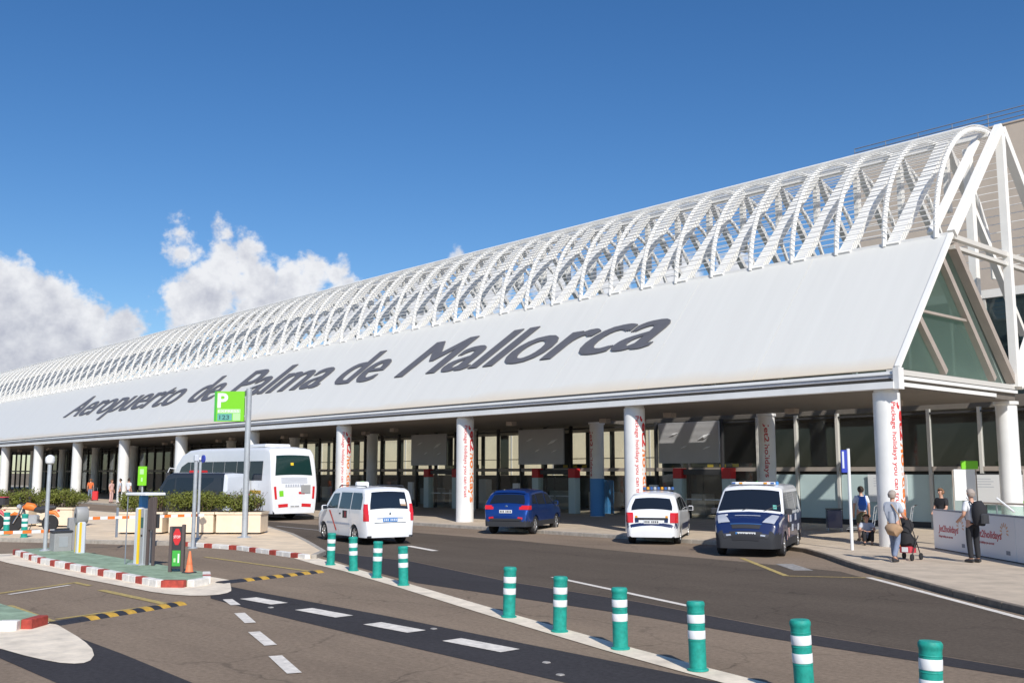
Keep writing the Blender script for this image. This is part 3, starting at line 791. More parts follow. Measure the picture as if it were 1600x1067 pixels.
# upper glazed hall behind the gable
for i in range(10):
    x0 = -24.0 + i * 1.95
    MB().box(x0 + 0.05, x0 + 1.90, 42.98, 43.02, 5.36, 9.55).build('upper_pane', 'glass_teal', T)
    MB().box(x0 - 0.05, x0 + 0.05, 42.9, 43.1, 5.32, 9.58).build('upper_mullion', 'mullion', T)
MB().box(-24.2, -4.4, 42.86, 43.3, 9.60, 9.95).build('upper_fascia', 'white', T)
MB().box(-24.2, -4.4, 43.32, 46.4, 9.58, 9.9).build('upper_roof', 'white_dirty', T)
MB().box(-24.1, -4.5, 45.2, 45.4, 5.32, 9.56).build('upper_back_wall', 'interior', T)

# columns with lettering
def wrap_text(s, h, L, ang, r, ztop, m, parent, fat=0.01, back=False):
    """letters running down a column, facing angle ang"""
    mb = text_mesh(s, h, 0.004, fat, 0, L)
    vs = []
    for (x, y, z) in mb.v:
        th = ang + (y - h * 0.35) / r
        vs.append(((r + 0.003 + z) * math.cos(th), (r + 0.003 + z) * math.sin(th), ztop - x))
    mb.v = vs
    o = mb.build('lettering', m, parent); o['kind'] = 'stuff'
    return o
col_me = MB().lathe([(0.395, 0.10), (0.395, 4.70), (0.36, 4.72), (0.36, 4.79)], 40).mesh('column', 'white_dirty', True)
colb_me = MB().lathe([(0.36, 0.10), (0.36, 4.70), (0.42, 4.72), (0.42, 4.828)], 28).mesh('back_column', 'white_dirty', True)
for k in range(14):
    x = -15.3 - BAY * k
    c = link('column', col_me, T, (x, 28.85, 0))
    if k < 4:
        wrap_text('Jet2', 0.27, 1.15, R(10), 0.395, 4.40, 'red', c, 0.03)
        wrap_text('holidays', 0.27, 2.2, R(10), 0.395, 3.18, 'orange', c, 0.025)
        wrap_text('Package holidays you can trust', 0.14, 3.2, R(-36), 0.395, 4.40, 'red', c, 0.012)
    b = link('back_column', colb_me, T, (x, 37.45, 0))
    if k in (1, 2):  # darker red than the front lettering, shade put into the colour
        wrap_text('Jet2', 0.2, 0.8, R(-60 if k == 1 else -100), 0.36, 4.4, 'ad_red', b, 0.02)
        wrap_text('holidays', 0.2, 1.4, R(-60 if k == 1 else -100), 0.36, 3.5, 'ad_red', b, 0.015)
    if k == 2:
        MB().lathe([(0.366, 0.14), (0.366, 2.0)], 28).build('blue_wrap', 'blue_mid', b, True)

# glazed front under the canopy
YG = 39.5
XR = -7.0
n_m = int((XR - XW) / FS)
mul = MB().box(-0.06, 0.06, YG - 0.12, YG + 0.06, 0.121, 4.826).mesh('mullion', 'mullion')
mul_d = MB().box(-0.06, 0.06, YG - 0.12, YG + 0.06, 0.121, 4.826).mesh('mullion', 'frame_dark')
up_p = MB().box(0.065, FS - 0.065, YG - 0.012, YG + 0.012, 2.56, 4.80).mesh('upper_window', 'glass')
lo_p = MB().box(0.065, FS - 0.065, YG - 0.012, YG + 0.012, 0.14, 2.34).mesh('lower_window', 'glass')
fr_p = MB().box(0.10, FS - 0.10, YG - 0.03, YG + 0.012, 0.35, 2.22).mesh('frosted_panel', 'frost')
for i in range(n_m):
    x = XR - i * FS
    link('mullion', mul if x > -29 else mul_d, T, (x, 0, 0))
    link('upper_window', up_p, T, (x - FS, 0, 0))
    if x - FS > -28.6:
        link('frosted_panel', fr_p, T, (x - FS, 0, 0))
    else:
        link('lower_window', lo_p, T, (x - FS, 0, 0))
MB().box(XW, XR, YG - 0.10, YG + 0.05, 2.36, 2.54).build('transom', 'frame_brown', T)
MB().box(XW, XR, YG - 0.08, YG + 0.04, 4.62, 4.70).build('head_rail', 'frame_dark', T)
MB().box(-28.6, XR, YG - 0.02, YG + 0.02, 0.121, 0.34).build('plinth', 'frame_dark', T)
MB().box(XR - 0.1, XR + 0.1, YG + 0.07, 46.5, 0.121, 4.82).build('end_wall', 'board_grey', T)
# hall interior: floor line, back wall with tall windows towards the cream wing
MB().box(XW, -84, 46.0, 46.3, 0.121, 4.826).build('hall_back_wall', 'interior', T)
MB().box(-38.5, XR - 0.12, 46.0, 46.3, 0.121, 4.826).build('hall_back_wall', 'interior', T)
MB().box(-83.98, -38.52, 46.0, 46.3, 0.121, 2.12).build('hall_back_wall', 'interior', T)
nb = 22
for i in range(nb):
    x = -83.9 + i * 45.3 / nb
    w = 0.34 if i % 3 else 0.8
    MB().box(x, x + w, 46.1, 46.18, 2.125, 4.82).build('hall_pillar', 'frame_dark', T)
    MB().box(x + w + 0.02, x + 45.3 / nb - 0.02, 46.1, 46.16, 3.15, 3.2).build('window_bar', 'frame_dark', T)
rnd = random.Random(3)
for i in range(16):   # check-in desks inside the hall
    x = -35 - i * 3.3
    MB().bbox(x, x + 1.9, 43.0, 43.8, 0.121, 1.15 + 0.1 * rnd.random(), 0.03).build('desk', 'board_grey', T)
# entrance bays: hung advert boards and red topped door posts
for b in (1, 2, 3):
    xc = -15.2 - BAY * (b + 0.5) + 0.25
    bd = MB().bbox(xc - 1.8, xc + 1.8, 37.95, 38.05, 2.74, 4.66, 0.02).build('advert_board', 'board_grey', T)
    for dx, dz, w, h in ((-1.1, 1.35, 0.5, 0.16), (0.6, 1.2, 0.75, 0.28), (-0.4, 0.75, 0.35, 0.12), (0.9, 0.7, 0.4, 0.12)):
        MB().tube([(xc + dx, 37.938, 2.74 + dz - h / 2), (xc + dx + w * 0.5, 37.938, 2.74 + dz), (xc + dx + w, 37.938, 2.74 + dz + h / 2)], [0.01, h * 0.32, 0.01], 6).build('board_emblem', 'board_white', bd)
    for sx in (-1.45, 1.45):
        p = MB().bbox(xc + sx - 0.26, xc + sx + 0.26, 38.9, 39.3, 0.121, 2.02, 0.02).build('door_post', 'frost', T)
        MB().bbox(xc + sx - 0.265, xc + sx + 0.265, 38.89, 39.31, 2.022, 2.52, 0.02).build('post_cap', 'red', p)
    MB().box(xc - 1.15, xc + 1.15, 39.0, 39.2, 2.2, 2.45).build('door_header', 'frame_dark', T)
    for sx in (-0.58, 0.58):
        d = MB().box(xc + sx - 0.55, xc + sx + 0.55, 39.05, 39.08, 0.13, 2.19).build('sliding_door', 'glass', T)
        MB().box(xc + sx - 0.5, xc + sx + 0.5, 39.02, 39.045, 1.0, 1.06).build('push_bar', 'steel', d)
for b in (1, 2, 3):
    xc = -15.2 - BAY * (b + 0.5) + 0.25
    hs_ = MB().box(xc - 1.7, xc + 1.7, 40.6, 40.66, 2.5, 2.78).build('hall_sign', 'frame_dark', T)
    for q in range(3): MB().box(xc - 0.9 + q * 0.75, xc - 0.55 + q * 0.75, 40.585, 40.598, 2.57, 2.72).build('sign_mark', 'yellow', hs_)
    MB().bbox(xc + 2.2, xc + 2.9, 40.2, 40.7, 0.121, 1.9, 0.03).build('vending_cabinet', ('red', 'blue_mid', 'board_white')[b - 1], T)
    MB().bbox(xc - 3.0, xc - 2.5, 38.6, 38.75, 0.6, 1.7, 0.01).build('notice_board', 'board_white', T)
adopt(T)

# beige block behind the vault
B = empty('beige_block', (-30.6, 55, 0), 0, 'tall plain beige building with roof railing behind the lattice vault', 'building')
MB().box(0, 60, 0, 20, 0.0, 21.0).build('wall', 'beige', B)
MB().box(-0.05, 60.1, -0.05, 20.1, 21.0, 21.08).build('parapet', 'beige', B)
for z in (21.32, 21.57, 21.82):
    MB().tube([(0.1, 0.1, z), (60, 0.1, z)], 0.03, 6).build('rail', 'rail_grey', B)
for i in range(16):
    MB().tube([(0.1 + i * 2.0, 0.1, 21.07), (0.1 + i * 2.0, 0.1, 21.84)], 0.025, 6).build('rail_post', 'rail_grey', B)
W = empty('cream_wing', (-125, 56, 0), 0, 'low cream wing seen through the hall windows of the terminal', 'building')
MB().box(0, 92, 0, 6, 0.0, 8.0).build('wall', 'beige_lit', W)
MB().box(-0.1, 92.1, -0.1, 6.1, 8.0, 8.2).build('parapet', 'beige_lit', W)
for i in range(18):
    MB().box(2 + i * 5, 2.12 + i * 5, -0.05, 0.02, 0.12, 7.9).build('downpipe', 'mullion', W)

# ------------------------------------------------------------------ vehicles
class Car:
    def __init__(s, root, L, Wd, outline, z0, wheels, belt, tumble, r=0.09, crown=0.03, rx=0.45, rr=0.13, fx=0.7, fr=0.2):
        s.root, s.L, s.Wd, s.ol, s.z0, s.wheels, s.belt, s.tum, s.r, s.crown = root, L, Wd, outline, z0, wheels, belt, tumble, r, crown
        s.rx, s.rr, s.fx, s.fr = rx, rr, fx, fr
    def zt(s, x):
        o = s.ol
        if x <= o[0][0]: return o[0][1]
        for (a, za), (b, zb) in zip(o, o[1:]):
            if x <= b: return za + (zb - za) * (x - a) / (b - a)
        return o[-1][1]
    def zb(s, x):
        z = s.z0
        for xw, rw in s.wheels:
            ra = rw * 1.16
            if abs(x - xw) < ra: z = max(z, rw * 0.95 + math.sqrt(ra * ra - (x - xw) ** 2) * 0.98)
        return z
    def W(s, x, z):
        w = s.Wd / 2
        d = (x + s.L / 2)
        if d < s.rx: w -= s.rr * (1 - math.sqrt(max(0, 1 - ((s.rx - d) / s.rx) ** 2)))
        d = (s.L / 2 - x)
        if d < s.fx: w -= s.fr * (1 - math.sqrt(max(0, 1 - ((s.fx - d) / s.fx) ** 2)))
        if z > s.belt: w -= s.tum * (z - s.belt)
        else: w -= 0.06 * max(0, (s.belt - 0.25 - z)) ** 1.5
        return w
    def body(s, mats, paint=None, name='body'):
        xs = {round(x, 4) for x, _ in s.ol}
        n = int(s.L / 0.12)
        for i in range(n + 1): xs.add(round(-s.L / 2 + s.L * i / n, 4))
        for xw, rw in s.wheels:
            for a in range(0, 181, 15): xs.add(round(xw + rw * 1.16 * math.cos(R(a)), 4))
            for e in (-1, 1): xs.add(round(xw + e * (rw * 1.16 + 0.004), 4))
        for i in range(1, 7):   # dense where the ends round off
            xs.add(round(-s.L / 2 + s.rx * (i / 7) ** 2, 4)); xs.add(round(s.L / 2 - s.fx * (i / 7) ** 2, 4))
        xs = sorted(x for x in xs if -s.L / 2 <= x <= s.L / 2)
        out = [xs[0]]
        for x in xs[1:]:
            if x - out[-1] > 0.003: out.append(x)
        xs = out
        rings = []
        for x in xs:
            zb, zt = s.zb(x), s.zt(x)
            zt = max(zt, zb + 0.06)
            r = min(s.r, (zt - zb) * 0.45)
            half = [(0.0, zb), (s.W(x, zb) - 0.10, zb)]
            zs = zt - r
            bl = min(max(s.belt, zb + (zs - zb) * 0.5), zs - 0.01) if zs > s.belt else zb + (zs - zb) * 0.6
            for f in (0.0, 0.25, 0.5, 0.75): half.append((s.W(x, zb + (bl - zb) * f), zb + (bl - zb) * f))
            for f in (0.0, 0.33, 0.66, 1.0): half.append((s.W(x, bl + (zs - bl) * f), bl + (zs - bl) * f))
            we = s.W(x, zs)
            for a in (22, 45, 68, 90): half.append((we - r + r * math.cos(R(a)), zs + r * math.sin(R(a))))
            wt = we - r
            half += [(wt * 0.6, zt + s.crown * 0.64), (0.0, zt + s.crown)]
            ring = [(x, y, z) for y, z in half] + [(x, -y, z) for y, z in half[-2:0:-1]]
            rings.append(ring)
        m = len(rings[0]); vs = [p for r_ in rings for p in r_]; fs = []; mi = []
        mb = MB()
        for i in range(len(rings) - 1):
            for k in range(m):
                k2 = (k + 1) % m
                fs.append((i * m + k, (i + 1) * m + k, (i + 1) * m + k2, i * m + k2))
        fs.append(tuple(range(m))); fs.append(tuple(range((len(rings) - 1) * m + m - 1, (len(rings) - 1) * m - 1, -1)))
        mb.v = vs; mb.f = fs
        for f in fs:
            c = [sum(vs[i][j] for i in f) / len(f) for j in range(3)]
            mi.append(paint(*c) if paint else 0)
        mb.mi = mi
        s.bodyob = mb.build(name, mats, s.root, True, ang=38)
        return s.bodyob
    def top_pt(s, x, f, off):
        z = s.zt(x); w = s.W(x, z - s.r) - s.r * 0.55; y = f * w
        e = 0.02
        dx, dz = 2 * e, s.zt(x + e) - s.zt(x - e)
        l = math.hypot(dx, dz)
        g = abs(f)
        zc = z + s.crown * (1 - f * f) - (max(0, g - 0.9) * 0.12) * (dx / l)
        return (x - dz / l * off, y, zc + dx / l * off)
    def top(s, name, m, xa, xb, fa, fb, off=0.008, parent=None, nx=6, ny=8):
        """piece lying on the top, rear or front skin between two stations; fa, fb: (left, right) fraction of the width"""
        ps = [xa] + [x for x, _ in s.ol if min(xa, xb) < x < max(xa, xb)] + [xb]
        ps.sort(reverse=xb < xa)
        xs = []
        for a, b in zip(ps, ps[1:]):
            k = max(1, int(nx / max(1, len(ps) - 1)))
            xs += [a + (b - a) * i / k for i in range(k)]
        xs.append(ps[-1])
        L = [0]
        for a, b in zip(xs, xs[1:]): L.append(L[-1] + math.hypot(b - a, s.zt(b) - s.zt(a)))
        vs = []; fs = []
        for x, l in zip(xs, L):
            t = l / L[-1] if L[-1] else 0
            f0, f1 = fa[0] + (fb[0] - fa[0]) * t, fa[1] + (fb[1] - fa[1]) * t
            for j in range(ny + 1): vs.append(s.top_pt(x, f0 + (f1 - f0) * j / ny, off))
        m_ = ny + 1
        for i in range(len(xs) - 1):
            for j in range(ny):
                fs.append((i * m_ + j, (i + 1) * m_ + j, (i + 1) * m_ + j + 1, i * m_ + j + 1))
        if xb > xa: fs = [f[::-1] for f in fs]
        return MB()._add(vs, fs).build(name, m, parent or s.root, True)
    def side(s, name, m, poly, sides=(1, -1), off=0.006, parent=None):
        for sd in sides:
            vs = [(x, sd * (s.W(x, z) + off), z) for x, z in poly]
            f = tuple(range(len(poly)))
            a = sum((vs[i][0] * vs[(i + 1) % len(vs)][2] - vs[(i + 1) % len(vs)][0] * vs[i][2]) for i in range(len(vs)))
            if (a > 0) == (sd > 0): f = f[::-1]
            o = MB()._add(vs, [f]).build(name, m, parent or s.root)
        return o
    def rear_x(s, z):
        for (a, za), (b, zb) in zip(s.ol, s.ol[1:]):
            if za <= z <= zb: return a + (b - a) * (z - za) / (zb - za) if zb > za else a
        return s.ol[0][0]
    def corner_lamp(s, m, y0, x1, z0, z1, name='tail_lamp', out=.012, nz=6):
        """tail lamp wrapping round a rear corner, a closed shell"""
        for sd in (1, -1):
            rows = []
            for i in range(nz + 1):
                z = z0 + (z1 - z0) * i / nz; xr = s.rear_x(z); we = s.W(xr, z) - s.r * .30
                o = [(xr - out, y0), (xr - out, (y0 + we) / 2), (xr - out, s.W(xr, z) - .01), (xr + .015, s.W(xr + .015, z) + out), (xr + .06, s.W(xr + .06, z) + out), (max(x1, xr + .08), s.W(x1, z) + out)]
                n_ = [(x + .06, max(.05, y - .06)) for x, y in o]
                rows.append([(x, sd * y, z) for x, y in o] + [(x, sd * y, z) for x, y in n_[::-1]])
            k = len(rows[0]); vs = [p for r_ in rows for p in r_]
            fs = [(i * k + j, i * k + (j + 1) % k, (i + 1) * k + (j + 1) % k, (i + 1) * k + j) for i in range(nz) for j in range(k)]
            fs += [tuple(range(k - 1, -1, -1)), tuple(range(nz * k, nz * k + k))]
            if sd > 0: fs = [f[::-1] for f in fs]
            MB()._add(vs, fs).build(name, m, s.root, True)
    def wheel(s, rim='rim', spokes=5, wd=0.2):
        for xw, rw in s.wheels:
            for sd in (1, -1):
                y = sd * (s.Wd / 2 - 0.03)
                w = empty('wheel', (xw, y, rw)); w.parent = s.root
                t = MB().lathe([(rw * 0.66, -wd * sd), (rw * 0.93, -wd * sd), (rw, -wd * 0.82 * sd), (rw, -wd * 0.18 * sd), (rw * 0.93, 0), (rw * 0.66, 0), (rw * 0.64, -0.03 * sd)], 28, axis='y')
                if sd < 0: t.f = [f[::-1] for f in t.f]
                t.build('tyre', 'tyre', w, True)
                d = MB()
                d.lathe([(0.01, -0.06 * sd), (rw * 0.655, -0.07 * sd), (rw * 0.655, -0.015 * sd), (rw * 0.58, -0.012 * sd), (rw * 0.55, -0.05 * sd), (0.01, -0.05 * sd)], 24, axis='y')
                for k in range(spokes):
                    a = 2 * math.pi * k / spokes
                    d.bar((0, -0.03 * sd, 0), (rw * 0.6 * math.cos(a), -0.022 * sd, rw * 0.6 * math.sin(a)), rw * 0.22, 0.03, up=(0, 1, 0))
                d.lathe([(0.01, -0.03 * sd), (rw * 0.16, -0.03 * sd), (rw * 0.14, -0.002 * sd), (0.01, 0)], 14, axis='y')
                d.build('rim', rim, w, True)
    def mirrors(s, x, z, m):
        for sd in (1, -1):
            y = sd * (s.W(x, z) + 0.11)
            o = MB().bbox(x - 0.06, x + 0.07, y - 0.09, y + 0.09, z - 0.08, z + 0.08, 0.03).build('mirror', m, s.root, True)
            MB().box(x - 0.075, x - 0.061, y - 0.075, y + 0.075, z - 0.06, z + 0.06).build('mirror_glass', 'car_glass', o)
    def plate(s, x, z, text, m, ink, back=True, w=0.50, h=0.115):
        e = -1 if back else 1
        x0, x1 = sorted((x, x + e * 0.015))
        p = MB().box(x0, x1, -w / 2, w / 2, z, z + h).build('number_plate', m, s.root)
        xx = x + e * 0.017
        for i in range(7):
            y = (-0.36 + 0.12 * i + (0.04 if i > 3 else -0.04)) * w
            MB().box(min(xx, xx + e * .003), max(xx, xx + e * .003), y - w * .032, y + w * .032, z + h * .22, z + h * .78).build('plate_mark', ink, p)

def veh(name, label, loc, hd, cat):
    return empty(name, (*loc, 0.0), R(hd), label, cat)

# white taxi van
t = veh('taxi', 'white taxi van with red door stripe and blue number plate driving away', (-29.35, 19.35), 170, 'taxi')
c = Car(t, 4.38, 1.80, [(-2.19, .40), (-2.185, .62), (-2.16, .70), (-2.12, 1.0), (-2.07, 1.07), (-1.97, 1.60), (-1.90, 1.73), (-1.72, 1.79), (0, 1.82), (.55, 1.77), (.75, 1.68), (1.2, 1.22), (1.42, 1.12), (1.7, 1.05), (2.0, .93), (2.14, .76), (2.19, .42)], .24, [(-1.30, .31), (1.38, .31)], 1.08, 0.18, r=.12, crown=.045)
c.body(['car_white', 'bumper'], lambda x, y, z: 1 if z < .27 else 0)
w = c.top('rear_window', 'car_glass', -2.062, -1.945, (-.84, .84), (-.80, .80), .010)
c.top('window_sticker', 'c_tan', -2.045, -2.02, (-.78, -.52), (-.78, -.52), .013, w); c.top('window_sticker', 'board_white', -2.035, -2.005, (-.74, -.50), (-.74, -.50), .016, w)
c.top('windscreen', 'car_glass', .72, 1.24, (-.9, .9), (-.95, .95))
c.side('side_window', 'car_glass', [(-1.86, 1.12), (-1.02, 1.12), (-1.02, 1.65), (-1.74, 1.65), (-1.84, 1.5)])
c.side('side_window', 'car_glass', [(-.96, 1.12), (-.02, 1.12), (-.04, 1.65), (-.96, 1.65)])
c.side('side_window', 'car_glass', [(.10, 1.12), (1.06, 1.10), (.60, 1.60), (.12, 1.62)])
for x in (-.96, .04, 1.1): c.side('door_seam', 'bumper', [(x, .34), (x + .012, .34), (x + .012, 1.08), (x, 1.08)], off=.003)
c.side('side_moulding', 'c_grey', [(-.95, .60), (1.05, .60), (1.05, .66), (-.95, .66)])
c.side('red_stripe', 'lamp_red', [(.15, .38), (.26, .38), (.84, 1.04), (.72, 1.04)], off=.014)
c.side('door_emblem', 'ink', [(-.72, .82), (-.35, .82), (-.35, 1.06), (-.72, 1.06)]); c.side('door_emblem', 'ad_red', [(-.62, .85), (-.55, .85), (-.55, 1.03), (-.62, 1.03)], off=.009)
for sd in (1, -1):
    c.side('door_handle', 'bumper', [(-.2, .93), (-.06, .93), (-.06, .97), (-.2, .97)], (sd,), .012)
    f0, f1 = sorted((sd * .95, sd * .6)); c.top('head_lamp', 'lamp_clear', 1.85, 2.1, (f0, f1), (f0, f1))
    MB().tube([(-1.75, sd * .66, 1.84), (-1.6, sd * .66, 1.87), (.4, sd * .66, 1.87), (.55, sd * .66, 1.80)], .018, 6).build('roof_rail', 'charcoal', t)
    MB().bbox(-2.22, -1.95, sd * .72 - .06, sd * .72 + .06, .25, .30, .01).build('bumper_corner', 'bumper', t)
c.corner_lamp('lamp_red', .74, -2.02, .76, 1.30)
c.top('door_trim', 'c_grey', -2.147, -2.142, (-.6, .6), (-.6, .6), .012)
MB().box(-2.185, -2.15, -.55, .55, .70, .712).build('door_gap', 'bumper', t)
c.plate(-2.163, .735, '2586 GDT', 'plate_blue', 'board_white')
MB().lathe([(.03, 0), (.035, .012), (.01, .015)], 12, axis='y').build('door_badge', 'chrome', t, loc=(-2.14, 0, 1.0), rot=(0, 0, R(90)))
sgn = MB().bbox(.05, .25, -.22, .22, 1.845, 1.99, .03).build('roof_sign', 'board_white', t)
MB().box(.1, .2, -.05, .05, 1.992, 2.0).build('roof_lamp', 'green', sgn)
c.mirrors(1.05, 1.12, 'car_white'); c.wheel()

# blue SUV, parked slantwise
t = veh('blue_suv', 'metallic blue sport utility car parked with its rear to the road', (-29.75, 27.15), 118.5, 'car')
c = Car(t, 4.40, 1.84, [(-2.2, .50), (-2.19, .62), (-2.17, .80), (-2.10, 1.02), (-2.04, 1.09), (-1.74, 1.47), (-1.62, 1.55), (-1.4, 1.60), (-.7, 1.65), (0, 1.63), (.45, 1.54), (1.05, 1.14), (1.3, 1.07), (1.8, .96), (2.08, .80), (2.2, .5)], .30, [(-1.33, .345), (1.33, .345)], 1.06, .32, r=.15, crown=.05, rr=.17)
c.body(['car_blue', 'bumper'], lambda x, y, z: 1 if (z < .52 and abs(y) > .55) or z < .46 else 0)
c.top('rear_window', 'car_glass', -2.02, -1.77, (-.86, .86), (-.78, .78), .010)
c.top('rear_spoiler', 'car_blue', -1.74, -1.60, (-.85, .85), (-.82, .82), .045)
c.top('windscreen', 'car_glass', .48, 1.02, (-.9, .9), (-.95, .95))
c.side('side_window', 'car_glass', [(-1.72, 1.15), (-1.15, 1.12), (-1.15, 1.48), (-1.45, 1.46)])
c.side('side_window', 'car_glass', [(-1.08, 1.11), (-.15, 1.09), (-.15, 1.52), (-1.08, 1.50)])
c.side('side_window', 'car_glass', [(-.05, 1.09), (.92, 1.08), (.45, 1.45), (-.05, 1.52)])
for x in (-1.1, -.1, 1.0): c.side('door_seam', 'bumper', [(x, .55), (x + .012, .55), (x + .012, 1.06), (x, 1.06)], off=.003)
for sd in (1, -1):
    f0, f1 = sorted((sd * .97, sd * .70)); c.top('rear_reflector', 'lamp_red', -2.195, -2.188, (f0, f1), (f0, f1), .012)
    c.side('door_handle', 'car_blue', [(-.32, .92), (-.16, .92), (-.16, .96), (-.32, .96)], (sd,), .02)
    f0, f1 = sorted((sd * .95, sd * .55)); c.top('head_lamp', 'lamp_clear', 1.75, 2.05, (f0, f1), (f0, f1))
c.corner_lamp('lamp_red', .52, -1.88, .93, 1.08, nz=3)
c.plate(-2.182, .80, '5317 KHV', 'plate_white', 'ink'); c.mirrors(.92, 1.12, 'car_blue'); c.wheel(spokes=5)
MB().box(-2.225, -2.15, -.62, .62, .52, .60).build('rear_bumper_step', 'bumper', t)
MB().lathe([(.05, 0), (.05, .012), (.02, .016)], 14, axis='y').build('tailgate_badge', 'chrome', t, loc=(-2.10, 0, 1.04), rot=(0, 0, R(90)))

# white and blue police car, seen from behind
t = veh('police_car', 'white police car with blue bumper band and roof light bar seen from behind', (-22.75, 27.0), 123, 'police car')
c = Car(t, 4.28, 1.74, [(-2.14, .36), (-2.135, .56), (-2.10, .66), (-2.07, .98), (-2.01, 1.05), (-1.72, 1.46), (-1.6, 1.55), (-1.35, 1.61), (-.6, 1.65), (.1, 1.61), (.6, 1.47), (1.15, 1.12), (1.5, 1.0), (1.9, .84), (2.1, .62), (2.14, .38)], .24, [(-1.32, .30), (1.36, .30)], 1.03, .32, r=.16, crown=.055, rr=.2)
c.body(['car_white', 'car_navy', 'bumper'], lambda x, y, z: 1 if (.555 < z < .70 and x < -1.6) or (.50 < z < .66 and abs(y) > .7 and x > -1.0) else (2 if z < .26 else 0))
c.top('rear_window', 'car_glass', -1.99, -1.74, (-.90, .90), (-.80, .80), .010)
c.top('windscreen', 'car_glass', .62, 1.12, (-.9, .9), (-.95, .95))
c.side('side_window', 'car_glass', [(-1.74, 1.10), (-1.18, 1.08), (-1.18, 1.46), (-1.50, 1.45)])
c.side('side_window', 'car_glass', [(-1.10, 1.08), (-.12, 1.06), (-.12, 1.50), (-1.10, 1.48)])
c.side('side_window', 'car_glass', [(-.02, 1.06), (.98, 1.04), (.50, 1.40), (-.02, 1.50)])
for sd in (1, -1):
    f0, f1 = sorted((sd * .80, sd * .62)); c.top('blue_panel', 'car_navy', -2.098, -2.085, (f0, f1), (f0, f1), .012)
    f0, f1 = sorted((sd * .78, sd * .66)); c.top('turn_lamp', 'lamp_amber', -2.085, -2.078, (f0, f1), (f0, f1), .013)
    f0, f1 = sorted((sd * .95, sd * .55)); c.top('head_lamp', 'lamp_clear', 1.7, 2.0, (f0, f1), (f0, f1))
for x in (-1.14, -.07, 1.02): c.side('door_seam', 'bumper', [(x, .34), (x + .012, .34), (x + .012, 1.03), (x, 1.03)], off=.003)
c.corner_lamp('lamp_red', .60, -1.94, .70, 1.02)
MB().box(-2.115, -2.075, -.52, .52, .80, .86).build('tailgate_trim', 'bumper', t)
c.plate(-2.112, .67, 'DGP 4718', 'plate_white', 'ink'); c.mirrors(.98, 1.08, 'car_white'); c.wheel(spokes=6)
lb = MB().bbox(-.26, -.02, -.52, .52, 1.69, 1.72, .015).build('light_bar', 'charcoal', t)
for i in range(9):
    y = -.48 + i * .12
    MB().lathe([(.05, 0), (.05, .07), (.035, .09), (.01, .095)], 12, o=(-.14, y, 1.722)).build('beacon', ('lamp_blue', 'lamp_clear', 'lamp_blue', 'lamp_amber')[i % 4], lb, True)

# navy and white police van facing the road
t = veh('police_van', 'navy and white police van with grey bumper facing the road', (-17.75, 25.6), 295.6, 'police van')
c = Car(t, 4.80, 1.90, [(-2.4, .40), (-2.39, 1.0), (-2.34, 1.72), (-2.22, 1.87), (-1.9, 1.93), (.6, 1.94), (1.0, 1.87), (1.12, 1.80), (1.66, 1.22), (1.78, 1.14), (2.12, 1.0), (2.26, .90), (2.33, .72), (2.39, .55), (2.4, .34)], .24, [(-1.45, .335), (1.50, .335)], 1.12, .17, r=.13, crown=.05, fx=.9, fr=.27)
c.body(['car_navy', 'car_white', 'bumper'], lambda x, y, z: 2 if (z < .66 and x > 1.95) or z < .38 else (1 if (z > 1.16 and x < 1.75) else 0))
c.top('windscreen', 'car_glass', 1.15, 1.66, (-.97, .97), (-1.0, 1.0), .010)
c.top('windscreen_sticker', 'display', 1.52, 1.62, (.74, .86), (.74, .86), .014)
c.side('side_window', 'car_glass', [(.42, 1.20), (1.50, 1.18), (1.12, 1.62), (.95, 1.74), (.42, 1.74)])
c.side('side_window', 'car_glass', [(-.85, 1.20), (.32, 1.20), (.32, 1.74), (-.85, 1.74)]); c.side('side_window', 'car_glass', [(-2.15, 1.20), (-.98, 1.20), (-.98, 1.74), (-2.1, 1.74)])
c.side('side_band', 'bumper', [(-2.2, .75), (1.0, .75), (1.0, 1.14), (-2.2, 1.14)]); c.side('side_graphic', 'c_pink', [(1.02, .42), (1.12, .42), (1.14, 1.16), (1.0, 1.2)])
c.side('side_graphic', 'c_pink', [(.62, .50), (.80, .50), (.95, 1.10), (.72, 1.12)])
for i, (x, z) in enumerate(((-.2, .62), (-.9, .9), (-1.5, .58), (.2, .9))): c.side('side_mark', 'c_grey', [(x, z), (x + .45, z), (x + .4, z + .2), (x + .05, z + .2)], off=.009)
for x in (.37, -.92): c.side('door_seam', 'ink', [(x, .45), (x + .015, .45), (x + .015, 1.75), (x, 1.75)], off=.004)
for sd in (1, -1):
    f0, f1 = sorted((sd * 1.0, sd * .58)); c.top('head_lamp', 'lamp_clear', 1.86, 2.25, tuple(sorted((sd * .76, sd * .99))), (f0, f1), .012, ny=4)
    c.side('head_lamp', 'lamp_clear', [(1.62, 1.06), (2.12, .80), (2.16, .92), (1.8, 1.08)], (sd,), .010)
    f0, f1 = sorted((sd * .82, sd * .62)); c.top('fog_lamp', 'lamp_clear', 2.375, 2.388, (f0, f1), (f0, f1), .014, ny=3)
    f0, f1 = sorted((sd * .95, sd * .55)); c.top('fog_lamp_surround', 'charcoal', 2.365, 2.392, (f0, f1), (f0, f1), .008, ny=3)
    c.side('tail_lamp', 'lamp_red', [(-2.38, .95), (-2.25, .95), (-2.2, 1.45), (-2.34, 1.45)], (sd,), .010)
c.top('grille', 'ink', 2.285, 2.325, (-.55, .55), (-.52, .52), .012); c.top('grille_trim', 'chrome', 2.272, 2.283, (-.58, .58), (-.58, .58), .014)
c.top('lower_intake', 'ink', 2.352, 2.3965, (-.66, .66), (-.58, .58), .010)
c.top('bonnet_emblem', 'c_grey', 1.95, 1.98, (-.42, .42), (-.42, .42), .010); c.top('bonnet_badge', 'plate_white', 1.86, 1.94, (-.88, -.66), (-.88, -.66), .010)
